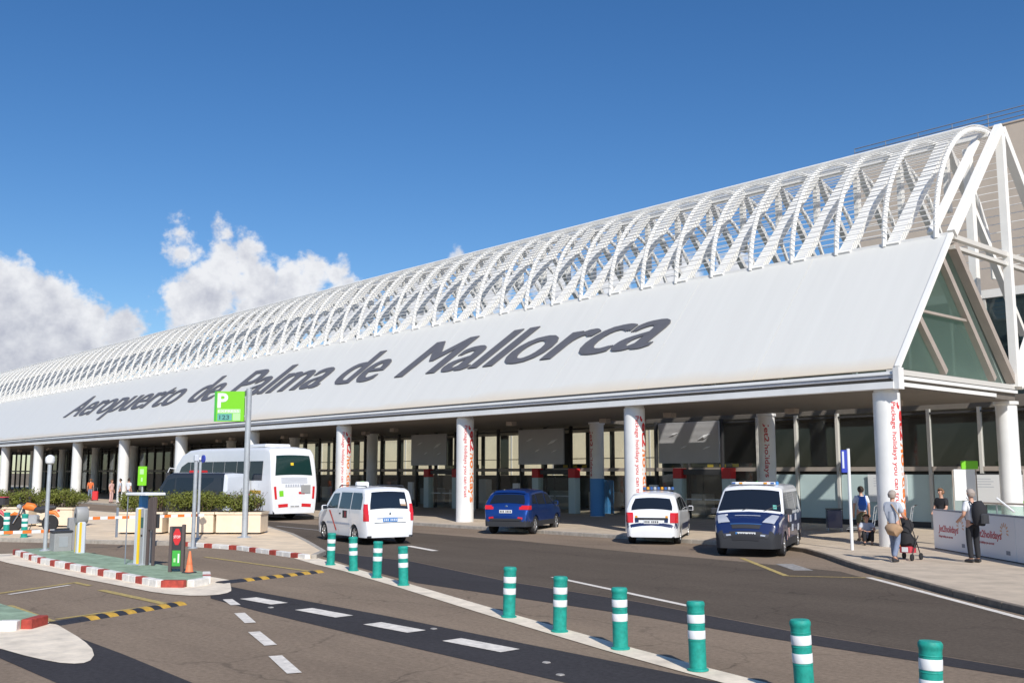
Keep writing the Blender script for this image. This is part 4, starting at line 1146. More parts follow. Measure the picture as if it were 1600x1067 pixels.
c.plate(2.372, .56, 'DGP 2093', 'plate_white', 'ink', False, .54, .12)
MB().box(2.373, 2.389, -.27, -.225, .562, .678).build('plate_band', 'plate_blue', t)
lb = MB().bbox(.74, .92, -.62, .62, 1.965, 2.03, .02).build('light_bar', 'board_white', t)
for y, m_ in ((-.55, 'lamp_blue'), (-.35, 'lamp_amber'), (.35, 'lamp_amber'), (.55, 'lamp_blue')):
    MB().bbox(.921, .935, y - .05, y + .05, 1.975, 2.02, .004).build('beacon', m_, lb)
for y, m_ in ((-.3, 'c_tan'), (0.05, 'green_dk'), (.35, 'ad_red'), (.62, 'blue_mid')):
    MB().lathe([(.045, 0), (.045, .07), (.02, .09)], 10, o=(.5, y, 1.955)).build('roof_lamp', m_, lb, True)
c.mirrors(1.38, 1.22, 'charcoal'); c.wheel(spokes=7)
MB().tube([(1.70, -.2, 1.235), (1.45, .35, 1.47)], .012, 6).build('wiper', 'charcoal', t)
MB().tube([(1.70, .4, 1.235), (1.52, .85, 1.40)], .012, 6).build('wiper', 'charcoal', t)

# white coach
t = veh('coach', 'long white touring coach with dark side windows parked beneath the canopy edge', (-50.0, 25.1), 179.5, 'coach')
c = Car(t, 12.0, 2.52, [(-6.0, .50), (-5.98, .95), (-5.93, 1.7), (-5.86, 2.05), (-5.72, 2.95), (-5.62, 3.28), (-5.45, 3.44), (-5.0, 3.52), (2.6, 3.56), (3.8, 3.50), (4.7, 3.25), (5.3, 2.75), (5.75, 1.9), (5.95, 1.15), (6.0, .45)], .34, [(-3.55, .50), (3.75, .50)], 1.85, .06, r=.16, crown=.05, rx=.35, rr=.10, fx=.9, fr=.3)
c.body(['car_white', 'bumper'], lambda x, y, z: 1 if z < .42 else 0)
w = c.top('rear_window', 'bus_rear_glass', -5.845, -5.675, (-.88, .88), (-.82, .82), .012)
c.top('window_sign', 'yellow', -5.775, -5.755, (.0, .14), (.0, .14), .016, w)
c.top('windscreen', 'bus_glass', 4.3, 5.8, (-.9, .9), (-.95, .95), .012)
xs = [-5.0, -3.6, -2.2, -.8, .6, 2.0, 3.4]
for a, b in zip(xs, xs[1:]): c.side('side_window', 'bus_glass', [(a + .02, 1.92), (b - .02, 1.92), (b - .02, 2.86), (a + .02, 2.86)], off=.012)
c.side('side_window', 'bus_glass', [(3.43, 1.92), (5.1, 1.92), (4.6, 2.6), (3.8, 2.86), (3.43, 2.86)], off=.012)
c.side('lower_band', 'cab_pale', [(-5.0, .50), (2.6, .50), (2.6, .86), (-5.0, .86)], off=.006)
for x in (-4.7, -2.6, -1.2, .2, 1.6): c.side('locker_seam', 'c_grey', [(x, .5), (x + .02, .5), (x + .02, 1.75), (x, 1.75)], off=.008)
c.side('side_marker', 'amber', [(-4.9, 1.28), (-3.75, 1.28), (-3.75, 1.44), (-4.9, 1.44)], off=.008)
for sd in (1, -1):
    yy = sd * (c.W(-2, 1.3) + .006)
    letters('aunan', .34, 'c_grey', t, (-1.2 if sd > 0 else -3.4, yy, 1.25), (-sd, 0, 0), (0, 0, 1), .004, 0, 0, 2.1)
    f0, f1 = sorted((sd * .99, sd * .88)); c.top('tail_lamp', 'lamp_red', -5.975, -5.935, (f0, f1), (f0, f1), .014, ny=3)
    f0, f1 = sorted((sd * .86, sd * .36)); c.top('rear_reflector', 'lamp_red', -5.995, -5.988, (f0, f1), (f0, f1), .012)
    MB().tube([(5.5, sd * 1.1, 2.5), (5.9, sd * 1.35, 2.55), (6.0, sd * 1.42, 2.3)], .03, 6).build('mirror_arm', 'car_white', t)
    MB().bbox(5.9, 6.05, sd * 1.42 - .12, sd * 1.42 + .12, 1.85, 2.32, .04).build('mirror', 'charcoal', t)
for i in range(5): c.top('engine_grille', 'c_grey', -5.92 + i * .012, -5.914 + i * .012, (-.62, .62), (-.62, .62), .012)
MB().box(-5.99, -5.93, -.35, -.85, 1.30, 1.70).build('engine_flap', 'cab_grey', t)
c.top('rear_badge', 'lamp_red', -5.962, -5.955, (-.5, -.2), (-.5, -.2), .012); c.top('rear_badge', 'green', -5.968, -5.95, (.55, .75), (.55, .75), .012)
for i in range(8): MB().box(-5.966, -5.955, .5 - i * .13, .42 - i * .13, 1.62, 1.74).build('rear_mark', 'c_grey', t)
c.plate(-5.995, .62, '7740 HRC', 'plate_white', 'ink'); c.wheel('rim', 8, .3)
MB().bbox(-4.2, -2.4, -.7, .7, 3.57, 3.72, .05).build('roof_hatch', 'car_white', t)

# dark minibus between the hedges and the coach
t = veh('minibus', 'dark minibus with pale rear panel half hidden behind the planter hedge', (-47.9, 21.9), 206, 'minibus')
c = Car(t, 4.9, 1.95, [(-2.45, .40), (-2.44, 1.0), (-2.38, 2.05), (-2.28, 2.22), (-2.0, 2.28), (.9, 2.28), (1.2, 2.15), (1.8, 1.30), (2.2, 1.1), (2.4, .8), (2.45, .4)], .26, [(-1.5, .34), (1.55, .34)], 1.15, .08)
c.body(['car_dark', 'cab_pale'], lambda x, y, z: 1 if x < -2.25 else 0)
c.top('windscreen', 'car_glass', 1.25, 1.8, (-.9, .9), (-.95, .95))
c.side('side_window', 'car_glass', [(-2.2, 1.25), (.6, 1.25), (.6, 2.05), (-2.15, 2.05)])
c.side('side_window', 'car_glass', [(.7, 1.25), (1.6, 1.22), (1.15, 1.95), (.7, 2.05)])
for sd in (1, -1):
    f0, f1 = sorted((sd * .98, sd * .86)); c.top('tail_lamp', 'lamp_red', -2.445, -2.425, (f0, f1), (f0, f1), .012)
MB().bbox(-.2, .3, -.4, .4, 2.31, 2.40, .02).build('roof_marker', 'lamp_red', t)
c.mirrors(1.5, 1.3, 'car_dark'); c.wheel()

# motorcycles at the left edge
def motorcycle(label, loc, hd, tank, seat):
    t = veh('motorcycle', label, loc, hd, 'motorcycle')
    t.location.z = .12
    for x in (-.68, .68):
        w = empty('wheel', (x, 0, .31)); w.parent = t
        MB().lathe([(.22, -.055), (.29, -.06), (.31, -.03), (.31, .03), (.29, .06), (.22, .055)], 24, axis='y').build('tyre', 'tyre', w, True)
        d = MB().lathe([(.02, -.06), (.05, -.05), (.05, .05), (.02, .06)], 12, axis='y')
        for k in range(6): d.bar((0, 0, 0), (.225 * math.cos(k * 1.047), 0, .225 * math.sin(k * 1.047)), .025, .02, up=(0, 1, 0))
        d.build('rim', 'charcoal', w)
    MB().tube([(-.68, 0, .31), (-.2, 0, .42), (.25, 0, .40), (.36, 0, .86)], [.035, .05, .05, .04], 8).build('frame', 'charcoal', t, True)
    MB().tube([(-.55, 0, .78), (-.2, 0, .74), (.1, 0, .80), (.34, 0, .92)], .03, 8).build('frame', 'charcoal', t, True)
    for sd in (-1, 1):
        MB().tube([(.68, sd * .10, .31), (.48, sd * .10, .66), (.36, sd * .09, .98)], [.028, .03, .03], 8).build('fork', 'chrome', t, True)
        MB().tube([(.38, sd * .06, 1.02), (.34, sd * .25, 1.06), (.22, sd * .38, 1.04)], .016, 6).build('handlebar', 'charcoal', t, True)
        MB().tube([(.32, sd * .28, 1.06), (.33, sd * .33, 1.22)], .008, 5).build('mirror_stem', 'charcoal', t)
        MB().bbox(.32, .345, sd * .34 - .06, sd * .34 + .06, 1.2, 1.28, .02).build('mirror', 'charcoal', t)
    MB().tube([(.36, 0, .88), (.22, 0, .93), (.0, 0, .90), (-.14, 0, .82)], [.06, .15, .14, .07], 10).build('fuel_tank', tank, t, True)
    MB().tube([(-.08, 0, .82), (-.3, 0, .80), (-.6, 0, .86), (-.86, 0, .90)], [.10, .13, .12, .06], 8).build('seat', seat, t, True)
    MB().bbox(-.22, .24, -.16, .16, .30, .62, .05).build('engine', 'silver', t, True)
    MB().tube([(.1, -.17, .36), (-.3, -.19, .32), (-.78, -.2, .46)], [.03, .04, .055], 8).build('exhaust', 'chrome', t, True)
    MB().tube([(.50, 0, .92), (.56, 0, .90), (.60, 0, .86)], [.10, .09, .03], 10).build('head_lamp', 'lamp_clear', t, True)
    MB().tube([(.86, 0, .60), (.70, 0, .66), (.50, 0, .62)], [.03, .07, .05], 8).build('front_mudguard', tank, t, True)
    MB().tube([(-.6, 0, .72), (-.85, 0, .70), (-1.0, 0, .55)], [.08, .08, .04], 8).build('rear_mudguard', tank, t, True)
    MB().bbox(-1.0, -.95, -.06, .06, .74, .80, .01).build('tail_lamp', 'lamp_red', t)
    MB().tube([(-.05, .12, .30), (-.02, .28, .0)], .014, 6).build('side_stand', 'charcoal', t)
    return t
motorcycle('motorcycle with bright orange tail and silver engine by the left planters', (-40.4, 12.0), 226, 'orange', 'charcoal')
m2 = motorcycle('black motorcycle with red top box at the left edge', (-42.3, 10.6), 232, 'ad_red', 'charcoal')
tb = MB().bbox(-1.05, -.65, -.24, .24, .96, 1.24, .05).build('top_box', 'charcoal', m2, True)
MB().bbox(-1.052, -.7, -.2, .2, 1.242, 1.275, .02).build('box_lid', 'ad_red', tb)

# ------------------------------------------------------------------ teal lane bollards
def make_bollard():
    b = empty('lane_bollard')
    MB().lathe([(.10, 0), (.10, .70), (.102, .72), (.108, .735), (.108, .765), (.095, .785), (.03, .79), (.0, .79)][:7] + [(.005, .79)], 24).build('post', 'teal', b, True)
    for z0, z1 in ((.54, .635), (.36, .455)):
        MB().lathe([(.1015, z0), (.1035, z0 + .006), (.1035, z1 - .006), (.1015, z1)], 24).build('reflective_band', 'reflect', b, True)
    for z in (.51, .655, .335):
        MB().lathe([(.1005, z), (.103, z + .004), (.103, z + .010), (.1005, z + .014)], 24).build('rib_ring', 'teal', b, True)
    MB().lathe([(.125, .0), (.125, .02), (.10, .03)], 20).build('base_flange', 'teal', b, True)
    return b
BOL = [(-22.25, 13.72, 'teal bollard with white bands nearest the white taxi, leftmost on the median stripe'),
       (-20.58, 13.32, 'second teal banded bollard from the left end of the median stripe'),
       (-18.90, 12.84, 'third teal banded bollard from the left end of the median stripe'),
       (-17.28, 12.40, 'fourth teal banded bollard on the stripe, last before the wide gap'),
       (-12.40, 10.97, 'teal banded bollard just right of the wide gap in the row'),
       (-10.80, 10.54, 'second teal banded bollard right of the wide gap in the row'),
       (-9.23, 10.12, 'teal banded bollard in the middle foreground before the long white line'),
       (-7.65, 9.72, 'teal banded bollard in front of the end of the long white line'),
       (-6.00, 9.36, 'teal banded bollard cut by the lower edge, second from the right'),
       (-4.50, 9.02, 'nearest teal bollard at the lower right corner, cut by the frame')]
proto = make_bollard()
for i, (x, y, lb) in enumerate(BOL):
    o = proto if i == 0 else copy_tree(proto)
    o.location = (x, y, .010); o.rotation_euler = (R(random.uniform(-2.2, 2.2)), R(random.uniform(-2.2, 2.2)), random.uniform(0, 6))
    tag(o, lb, 'bollard', 'teal bollards along the median stripe')
for (x, y, lb) in ((-37.0, 10.75, 'small teal bollard behind the left boom beside the motorcycles'), (-38.9, 10.7, 'teal bollard at the far left edge beside the motorcycles')):
    o = copy_tree(proto); o.location = (x, y, .12); o.rotation_euler = (0, 0, 0); tag(o, lb, 'bollard', 'teal bollards by the motorcycles')

# ------------------------------------------------------------------ car park entry equipment
ZI = .145
# near boom with its grey cabinet
g = empty('boom_gate', (-29.75, 9.62, ZI), 0, 'grey barrier cabinet with orange and white boom across the left lane', 'boom gate')
MB().bbox(-.22, .22, -.24, .24, 0, .50, .02).build('cabinet', 'cab_grey', g)
MB().bbox(-.235, .235, -.255, .255, .502, .56, .02).build('cabinet_lid', 'charcoal', g)
MB().box(.221, .226, -.12, .12, .12, .40).build('cabinet_door', 'silver', g)
MB().box(-.28, -.24, -.10, .30, .46, .60).build('boom_bracket', 'charcoal', g)
for i in range(26):
    y = .26 - i * .24
    MB().box(-.31, -.285, y - .24, y, .49, .575).build('boom_section', 'orange' if i % 2 == 0 else 'board_white', g)
# far boom
g = empty('boom_gate', (-31.3, 10.6, 0.0), 0, 'far orange and white boom across the lane behind the ticket machine', 'boom gate')
MB().bbox(-.10, .10, -.30, -.06, 0.0, .98, .02).build('cabinet', 'cab_grey', g)
for i in range(18):
    y = -.05 + i * .22
    MB().box(.02, .045, y, y + .22, .90, .985).build('boom_section', 'orange' if i % 2 == 0 else 'board_white', g)
for y in (1.1, 2.25):
    MB().box(.0, .02, y, y + .07, .35, 1.25).build('hanging_rod', 'rail_grey', g)
# drum-headed barrier column
g = empty('barrier_column', (-28.6, 9.75, ZI), 0, 'pale barrier column with yellow stripe and round grey drum head', 'barrier column')
MB().bbox(-.20, .20, -.18, .18, 0, .86, .05).build('body', 'cab_pale', g, True)
MB().box(.201, .206, -.12, -.02, .02, .84).build('yellow_stripe', 'yellow', g)
MB().box(-.12, -.02, -.187, -.181, .02, .84).build('yellow_stripe', 'yellow', g)
MB().lathe([(.02, -.25), (.22, -.25), (.24, -.22), (.24, .22), (.22, .25), (.02, .25)], 28, axis='y', o=(0, 0, 1.02)).build('drum_head', 'cab_grey', g, True)
MB().lathe([(.05, -.27), (.07, -.251)], 16, axis='y', o=(0, 0, 1.02)).build('drum_hub', 'charcoal', g, True)
g.scale = (.62, .62, .98)
# ticket machine under its little roof
g = empty('ticket_machine', (-24.0, 9.62, ZI), R(12), 'silver ticket machine columns with yellow strip under a small flat roof', 'ticket machine')
MB().bbox(-.75, .62, -.35, .55, 1.98, 2.05, .02).build('roof', 'board_white', g)
MB().tube([(-.68, -.28, 0), (-.68, -.28, 1.98)], .022, 8).build('roof_post', 'rail_grey', g)
MB().tube([(-.1, .48, 0), (-.1, .48, 1.98)], .022, 8).build('roof_post', 'rail_grey', g)
MB().bbox(-.30, -.08, -.18, .14, 0, 1.62, .03).build('column', 'cab_pale', g, True)
MB().bbox(-.078, .0, -.20, .02, 0.02, 1.58, .015).build('yellow_strip', 'yellow', g)
p = MB().bbox(.04, .30, -.16, .20, 0, 1.60, .03).build('column', 'silver', g, True)
MB().box(.09, .25, -.168, -.161, 1.05, 1.35).build('screen', 'display_ink', p); MB().box(.12, .22, -.168, -.161, .80, .86).build('ticket_slot', 'charcoal', p)
MB().bbox(-.52, -.32, .10, .42, 1.15, 1.96, .02).build('blue_box', 'blue_mid', g)
for x in (.40, .78): MB().bbox(x, x + .09, -.10, .0, 0, 1.94, .01).build('frame_post', 'brown_post', g)
MB().bbox(.49, .78, -.10, .06, 1.00, 1.92, .02).build('control_box', 'brown_post', g)
MB().bbox(.78, .92, .02, .12, 1.05, 1.45, .01).build('intercom', 'charcoal', g)
MB().bbox(-.5, .35, -.3, .35, .0, .03, .01).build('base_plate', 'steel', g)
g.scale = (.60, .60, .82)
# small round-cornered green pay sign behind
# stop board with red sign and green panel
g = empty('stop_board', (-21.75, 9.50, ZI), R(48), 'dark framed board with red stop sign above a green panel', 'stop sign')
for x in (-.30, .18): MB().bbox(x, x + .12, -.07, .07, 0, 1.40 if x < 0 else 1.46, .015).build('frame_post', 'brown_post', g)
MB().box(-.18, .18, -.04, .04, .10, 1.40).build('back_board', 'charcoal', g)
oc = [(.155 * math.cos(R(22.5 + 45 * k)), .155 * math.sin(R(22.5 + 45 * k))) for k in range(8)]
s_ = MB()._add([(x, -.052, 1.08 + y * 1.75) for x, y in oc] + [(x, -.041, 1.08 + y * 1.75) for x, y in oc], [tuple(range(8)), tuple(range(15, 7, -1))] + [(i, i + 8, (i + 1) % 8 + 8, (i + 1) % 8) for i in range(8)]).build('stop_sign', 'red', g)
letters('STOP', .085, 'board_white', s_, (0, -.053, 1.04), (1, 0, 0), (0, 0, 1), .003, .01, 0, .26, True)
p = MB().box(-.16, .16, -.050, -.041, .18, .66).build('green_panel', 'green_dk', g)
MB().box(.06, .12, -.053, -.0505, .28, .56).build('panel_mark', 'board_white', p); MB().box(-.10, -.02, -.053, -.0505, .30, .42).build('panel_mark', 'green_pale', p)
g.scale = (.56, .7, .70)
# traffic cone
g = empty('traffic_cone', (-21.35, 9.62, ZI), R(20), 'orange traffic cone beside the stop board', 'traffic cone')
MB().bbox(-.19, .19, -.19, .19, 0, .035, .03).build('foot', 'rubber', g)
MB().lathe([(.145, .036), (.125, .06), (.035, .68), (.028, .70), (.005, .70)], 20).build('cone_body', 'cone', g, True)
MB().lathe([(.098, .27), (.0985, .272), (.073, .43), (.0725, .431)], 20).build('sleeve', 'cone', g, True)

g.scale = (.66, .66, .66)
# poles, lamps and signs
def pole(name, label, cat, loc, h, r=.05, head=None):
    g = empty(name, loc, 0, label, cat)
    MB().tube([(0, 0, 0), (0, 0, h)], r, 12).build('pole', 'steel', g, True)
    MB().lathe([(r * 2.6, 0), (r * 2.6, .015), (r * 1.4, .05)], 14).build('base_flange', 'steel', g, True)
    return g
g = pole('lamp_post', 'slim grey lamp post with pale round head beside the left cabinet', 'lamp post', (-29.95, 9.62 - .35, ZI), 2.42, .055)
MB().lathe([(.05, 2.38), (.11, 2.42), (.13, 2.5), (.12, 2.58), (.07, 2.63), (.02, 2.65)], 16).build('lantern', 'board_white', g, True)
g = pole('lamp_post', 'grey post with small round sign head in front of the minibus', 'lamp post', (-30.0, 13.6, .0), 2.75, .06)
MB().bbox(-.07, .07, -.07, .07, 2.66, 2.84, .02).build('lantern', 'cab_pale', g)
MB().lathe([(.02, -.02), (.12, -.02), (.12, .02), (.02, .02)], 16, axis='y', o=(.16, .16, 2.72)).build('round_sign', 'blue', g, True)
g = pole('lamp_post', 'thin grey post with flat lamp head before the planter boxes', 'lamp post', (-32.2, 14.75, .12), 2.60, .045)
MB().bbox(-.12, .12, -.10, .10, 2.60, 2.68, .02).build('lantern', 'board_white', g)
# P parking sign
g = pole('parking_sign', 'tall pole with bright green square parking sign marked P', 'parking sign', (-31.95, 16.3, .12), 5.05, .095)
ang = R(48); ux = Vector((math.cos(ang), math.sin(ang), 0)); un = Vector((ux.y, -ux.x, 0))
def sgn(name, a, b, z0, z1, d0, d1, m, parent):
    vs = []
    for d in (d0, d1):
        for (s, z) in ((a, z0), (b, z0), (b, z1), (a, z1)): vs.append(ux * s + un * d + Vector((0, 0, z)))
    return MB()._add(vs, [(0, 1, 2, 3)[::-1], (4, 5, 6, 7), (0, 1, 5, 4), (1, 2, 6, 5), (2, 3, 7, 6), (3, 0, 4, 7)]).build(name, m, parent)
pan = sgn('sign_panel', -1.16, -.14, 3.92, 4.95, -.06, .06, 'green', g)
sgn('side_strip', -1.165, -1.09, 3.915, 4.955, .061, .066, 'green_dk', pan)
letters('P', .50, 'board_white', pan, tuple(ux * -1.06 + un * .062 + Vector((0, 0, 4.40))), ux, (0, 0, 1), .006, .03, 0, .36)
sgn('pale_strip', -1.05, -.26, 4.20, 4.34, .061, .066, 'green_pale', pan)
letters('EXPRESS', .09, 'board_white', pan, tuple(ux * -1.03 + un * .067 + Vector((0, 0, 4.225))), ux, (0, 0, 1), .003, .01, 0, .72)
sgn('pale_strip', -.52, -.26, 3.95, 4.19, .061, .065, 'green_pale', pan)
dsp = sgn('display', -1.05, -.55, 3.95, 4.18, .061, .068, 'display', pan)
letters('123', .15, 'display_ink', dsp, tuple(ux * -.98 + un * .069 + Vector((0, 0, 3.99))), ux, (0, 0, 1), .003, .015, 0, .34)
for z in (4.1, 4.75): MB().bar(tuple(ux * -.14 + Vector((0, 0, z))), tuple(ux * .02 + Vector((0, 0, z))), .05, .05).build('bracket', 'steel', g)
# small green pay sign
g = empty('pay_sign', (-36.2, 14.4, .12), R(46), 'small bright green upright sign above the ticket machine roof', 'sign')
MB().tube([(0, .05, 0), (0, .05, 2.35)], .03, 8).build('post', 'steel', g)
p = MB().bbox(-.16, .16, -.03, .03, 1.72, 2.40, .015).build('panel', 'green', g)
MB().box(-.08, .06, -.036, -.031, 2.12, 2.30).build('panel_mark', 'green_pale', p); MB().box(-.03, .03, -.036, -.031, 1.86, 2.0).build('panel_mark', 'green_pale', p)
# blue sign on the right-hand pavement
g = empty('blue_sign', (-15.35, 26.6, .12), R(62), 'white pole with narrow blue sign on the right pavement', 'sign')
MB().tube([(0, 0, 0), (0, 0, 2.86)], .045, 12).build('pole', 'board_white', g, True)
p = MB().bbox(-.24, -.05, -.03, .03, 2.18, 2.82, .015).build('panel', 'blue', g)
MB().box(-.22, -.16, -.034, -.0305, 2.30, 2.78).build('pale_strip', 'cab_pale', p)

# ------------------------------------------------------------------ planters with hedges
def make_planter(w, d, h, seed):
    rn = random.Random(seed)
    g = empty('planter')
    MB().prism([(-w / 2 - .03, -d / 2 - .03), (w / 2 + .03, -d / 2 - .03), (w / 2 + .03, d / 2 + .03), (-w / 2 - .03, d / 2 + .03)], h - .08, h).build('rim', 'planter', g)
    MB().bbox(-w / 2, w / 2, -d / 2, d / 2, .06, h - .081, .02).build('box', 'planter', g)
    MB().box(-w / 2 + .05, w / 2 - .05, -d / 2 + .05, d / 2 - .05, h + .001, h + .012).build('soil', 'soil', g)
    for x in (-w / 2 + .25, w / 2 - .25):
        MB().box(x - .14, x + .14, -d / 2 + .04, d / 2 - .04, 0, .059).build('foot', 'charcoal', g)
    tw = MB()
    for i in range(26):
        x, y = rn.uniform(-w / 2 + .1, w / 2 - .1), rn.uniform(-d / 2 + .1, d / 2 - .1)
        tw.tube([(x, y, h), (x + rn.uniform(-.1, .1), y + rn.uniform(-.1, .1), h + .35), (x + rn.uniform(-.2, .2), y + rn.uniform(-.2, .2), h + .7)], [.012, .009, .004], 4)
    o = tw.build('stems', 'twig', g); o['kind'] = 'stuff'
    lf = MB()
    bumps = [(rn.uniform(-w / 2, w / 2), rn.uniform(-d / 2, d / 2), rn.uniform(.22, .42), rn.uniform(.28, .85)) for _ in range(22)]
    for i in range(5200):
        bx, by, br, bz = bumps[rn.randrange(len(bumps))]
        v = Vector((rn.gauss(0, 1), rn.gauss(0, 1), rn.gauss(0, 1))).normalized() * (br * rn.uniform(.45, 1.05))
        p = Vector((bx, by, h + bz * .62)) + Vector((v.x, v.y, v.z * .85))
        if p.z < h - .12: continue
        n = (v.normalized() + Vector((rn.gauss(0, .6), rn.gauss(0, .6), rn.gauss(0, .6) + .25))).normalized()
        s = n.cross(Vector((rn.gauss(0, 1), rn.gauss(0, 1), rn.gauss(0, 1)))).normalized(); u = n.cross(s)
        a, b = rn.uniform(.035, .06), rn.uniform(.012, .022)
        lf._add([p - s * a, p + u * b, p + s * a, p - u * b], [(0, 1, 2, 3)])
    o = lf.build('hedge', 'leaf', g); o['kind'] = 'stuff'
    return g
pl = [make_planter(1.6, 1.1, .78, 1), make_planter(1.6, 1.1, .78, 2)]
PL = [(-35.35, 16.1, 48, 0, 'cream concrete planter with low hedge behind the stop board'),
      (-34.2, 17.35, 48, 1, 'cream planter with hedge directly beside the parking sign pole'),
      (-43.6, 14.1, 38, 0, 'cream planter with hedge behind the lamp post on the left'),
      (-45.2, 12.9, 38, 1, 'cream planter with hedge behind the orange motorcycle'),
      (-47.2, 11.6, 38, 0, 'cream planter with hedge at the far left edge'),
      (-36.6, 14.75, 48, 1, 'cream planter with hedge half hidden by the ticket machine')]
used = set()
for x, y, a, k, lb in PL:
    o = pl[k] if k not in used else copy_tree(pl[k]); used.add(k)
    o.location = (x, y, .12); o.rotation_euler = (0, 0, R(a)); tag(o, lb, 'planter', 'cream planters with hedges')

# ------------------------------------------------------------------ hoarding and fittings on the right pavement
def hoarding(label, a, b, text, n=2):
    a, b = Vector((*a, .12)), Vector((*b, .12)); d = b - a; L = d.length; th = math.atan2(d.y, d.x)
    g = empty('hoarding_panel', a, th, label, 'hoarding', 'white advert hoarding panels')
    MB().bbox(.006, L - .006, -.04, .04, 0.03, 1.10, .008).build('panel', 'board_white', g)
    MB().box(0, L - .004, -.05, .05, 1.102, 1.14).build('cap_rail', 'rail_grey', g)
    MB().box(.02, L - .02, -.035, .035, 0.0, .028).build('foot_rail', 'charcoal', g)
    if text:
        letters('Jet2holidays', .19, 'ad_red', g, (L * .16, -.042, .52), (1, 0, 0), (0, 0, 1), .003, .018, .12, L * .56)
        letters('Package holidays you can trust', .07, 'ad_red', g, (L * .16, -.042, .36), (1, 0, 0), (0, 0, 1), .003, .006, .1, L * .40)
        for k in range(9):
            ang_ = R(-20 + k * 28)
            c_ = Vector((L * .78, 0, .72)); p1 = c_ + Vector((math.cos(ang_) * .12, 0, math.sin(ang_) * .12)); p2 = c_ + Vector((math.cos(ang_) * .22, 0, math.sin(ang_) * .22))
            MB().bar((p1.x, -.043, p1.z), (p2.x, -.043, p2.z), .004, .035, up=(0, 0, 1)).build('sun_ray', 'ad_sun', g)
        MB().box(L * .80, L * .88, -.045, -.041, .16, .26).build('small_mark', 'rail_grey', g)
    return g
HD = [(-14.05, 28.95), (-12.35, 27.45), (-10.45, 25.75), (-8.55, 24.05), (-6.4, 22.1)]
hoarding('white hoarding panel behind the person with the pushchair', HD[0], HD[1], True)
hoarding('white holiday advert hoarding panel behind the man with the backpack', HD[1], HD[2], True)
hoarding('plain end hoarding panel at the right picture edge', HD[2], HD[3], False)
# glass balustrade with rails behind the hoarding
g = empty('balustrade', (-15.0, 33.2, .12), R(-22), 'low glazed balustrade with sloping steel rails behind the hoarding', 'balustrade')
for i in range(4):
    x = i * 1.25
    MB().box(x + .03, x + 1.22, -.01, .01, .12, 1.15).build('glass_panel', 'glass_green', g)
    MB().tube([(x, 0, 0), (x, 0, 1.2)], .025, 8).build('post', 'steel', g)
    MB().tube([(x + .1, -.08, 1.38), (x + .75, -.08, .98)], .035, 8).build('slope_rail', 'board_white', g, True)
MB().tube([(0, 0, 1.22), (5.0, 0, 1.22)], .03, 8).build('top_rail', 'frame_brown', g, True)
# notice stands by the glazing
for (x, y, gr, lb) in ((-17.2, 38.0, True, 'white notice stand with green label in front of the glazing'), (-14.6, 37.9, False, 'plain white notice stand near the right rear column')):
    g = empty('notice_stand', (x, y, .12), R(40), lb, 'notice stand')
    for s in (-.42, .42): MB().tube([(s, 0, 0), (s, 0, 2.3)], .025, 8).build('leg', 'frame_brown', g)
    p = MB().bbox(-.38, .38, -.03, .03, 1.15, 2.3, .01).build('board', 'board_white', g)
    if gr: MB().bbox(-.1, .5, -.05, .05, 2.31, 2.62, .02).build('label_plate', 'green', g)
for i, x in enumerate((-21.0, -16.9, -14.9)):   # posters set on the glazing
    g = empty('wall_poster', (x, YG - .14, 1.0), 0, ('pale poster panel left of the end column', 'white poster panel behind the notice stand', 'white poster panel with green foot strip by the rear column')[i], 'poster')
    p = MB().box(-.85, .85, -.02, .02, .1, 1.22).build('sheet', 'board_white', g)
    if i == 2: MB().box(-.86, .86, -.026, -.021, .1, .26).build('foot_strip', 'green', g)
    MB().box(-.87, .87, -.018, .018, 1.222, 1.27).build('head_strip', 'frame_dark', g)
    for k in range(4): MB().box(-.6, .1 + .1 * (k % 2), -.023, -.0205, 1.05 - k * .1, 1.07 - k * .1).build('text_line', 'c_grey', g)
# litter bin and baggage trolleys
g = empty('litter_bin', (-20.75, 34.75, .12), R(40), 'dark navy square litter bin on legs near the blue sign pole', 'litter bin')
MB().bbox(-.36, .36, -.30, .30, .16, .98, .03).build('body', 'car_navy', g)
MB().bbox(-.38, .38, -.32, .32, 1.0, 1.05, .02).build('lid', 'charcoal', g)
for x in (-.33, .33):
    for y in (-.26, .26): MB().tube([(x, y, 0), (x, y, 1.0)], .02, 6).build('leg', 'steel', g)
g.scale = (.75, .75, .80)
def trolley(label, loc, a):
    g = empty('baggage_trolley', (*loc, .12), R(a), label, 'baggage trolley', 'baggage trolleys by the column')
    for sd in (-.26, .26):
        MB().tube([(.55, sd * .8, .12), (-.35, sd, .18), (-.48, sd, .95), (-.60, sd, 1.02)], .018, 6).build('side_tube', 'steel', g, True)
        MB().lathe([(.02, -.02), (.07, -.02), (.07, .02), (.02, .02)], 12, axis='y', o=(-.32, sd, .07)).build('wheel', 'tyre', g, True)
    MB().lathe([(.02, -.02), (.06, -.02), (.06, .02), (.02, .02)], 12, axis='y', o=(.5, 0, .06)).build('wheel', 'tyre', g, True)
    MB().tube([(-.60, -.28, 1.02), (-.60, .28, 1.02)], .022, 8).build('handle', 'charcoal', g, True)
    MB().box(-.30, .50, -.20, .20, .185, .20).build('deck', 'silver', g)
    for z in (.45, .72): MB().tube([(-.41 - z * .05, -.26, z), (-.41 - z * .05, .26, z)], .012, 6).build('cross_bar', 'steel', g)
    return g
trolley('first steel baggage trolley right of the litter bin', (-19.5, 34.6), 200)
trolley('middle steel baggage trolley beside the litter bin', (-18.9, 34.8), 200)
trolley('steel baggage trolley nearest the end column', (-18.3, 35.0), 200)

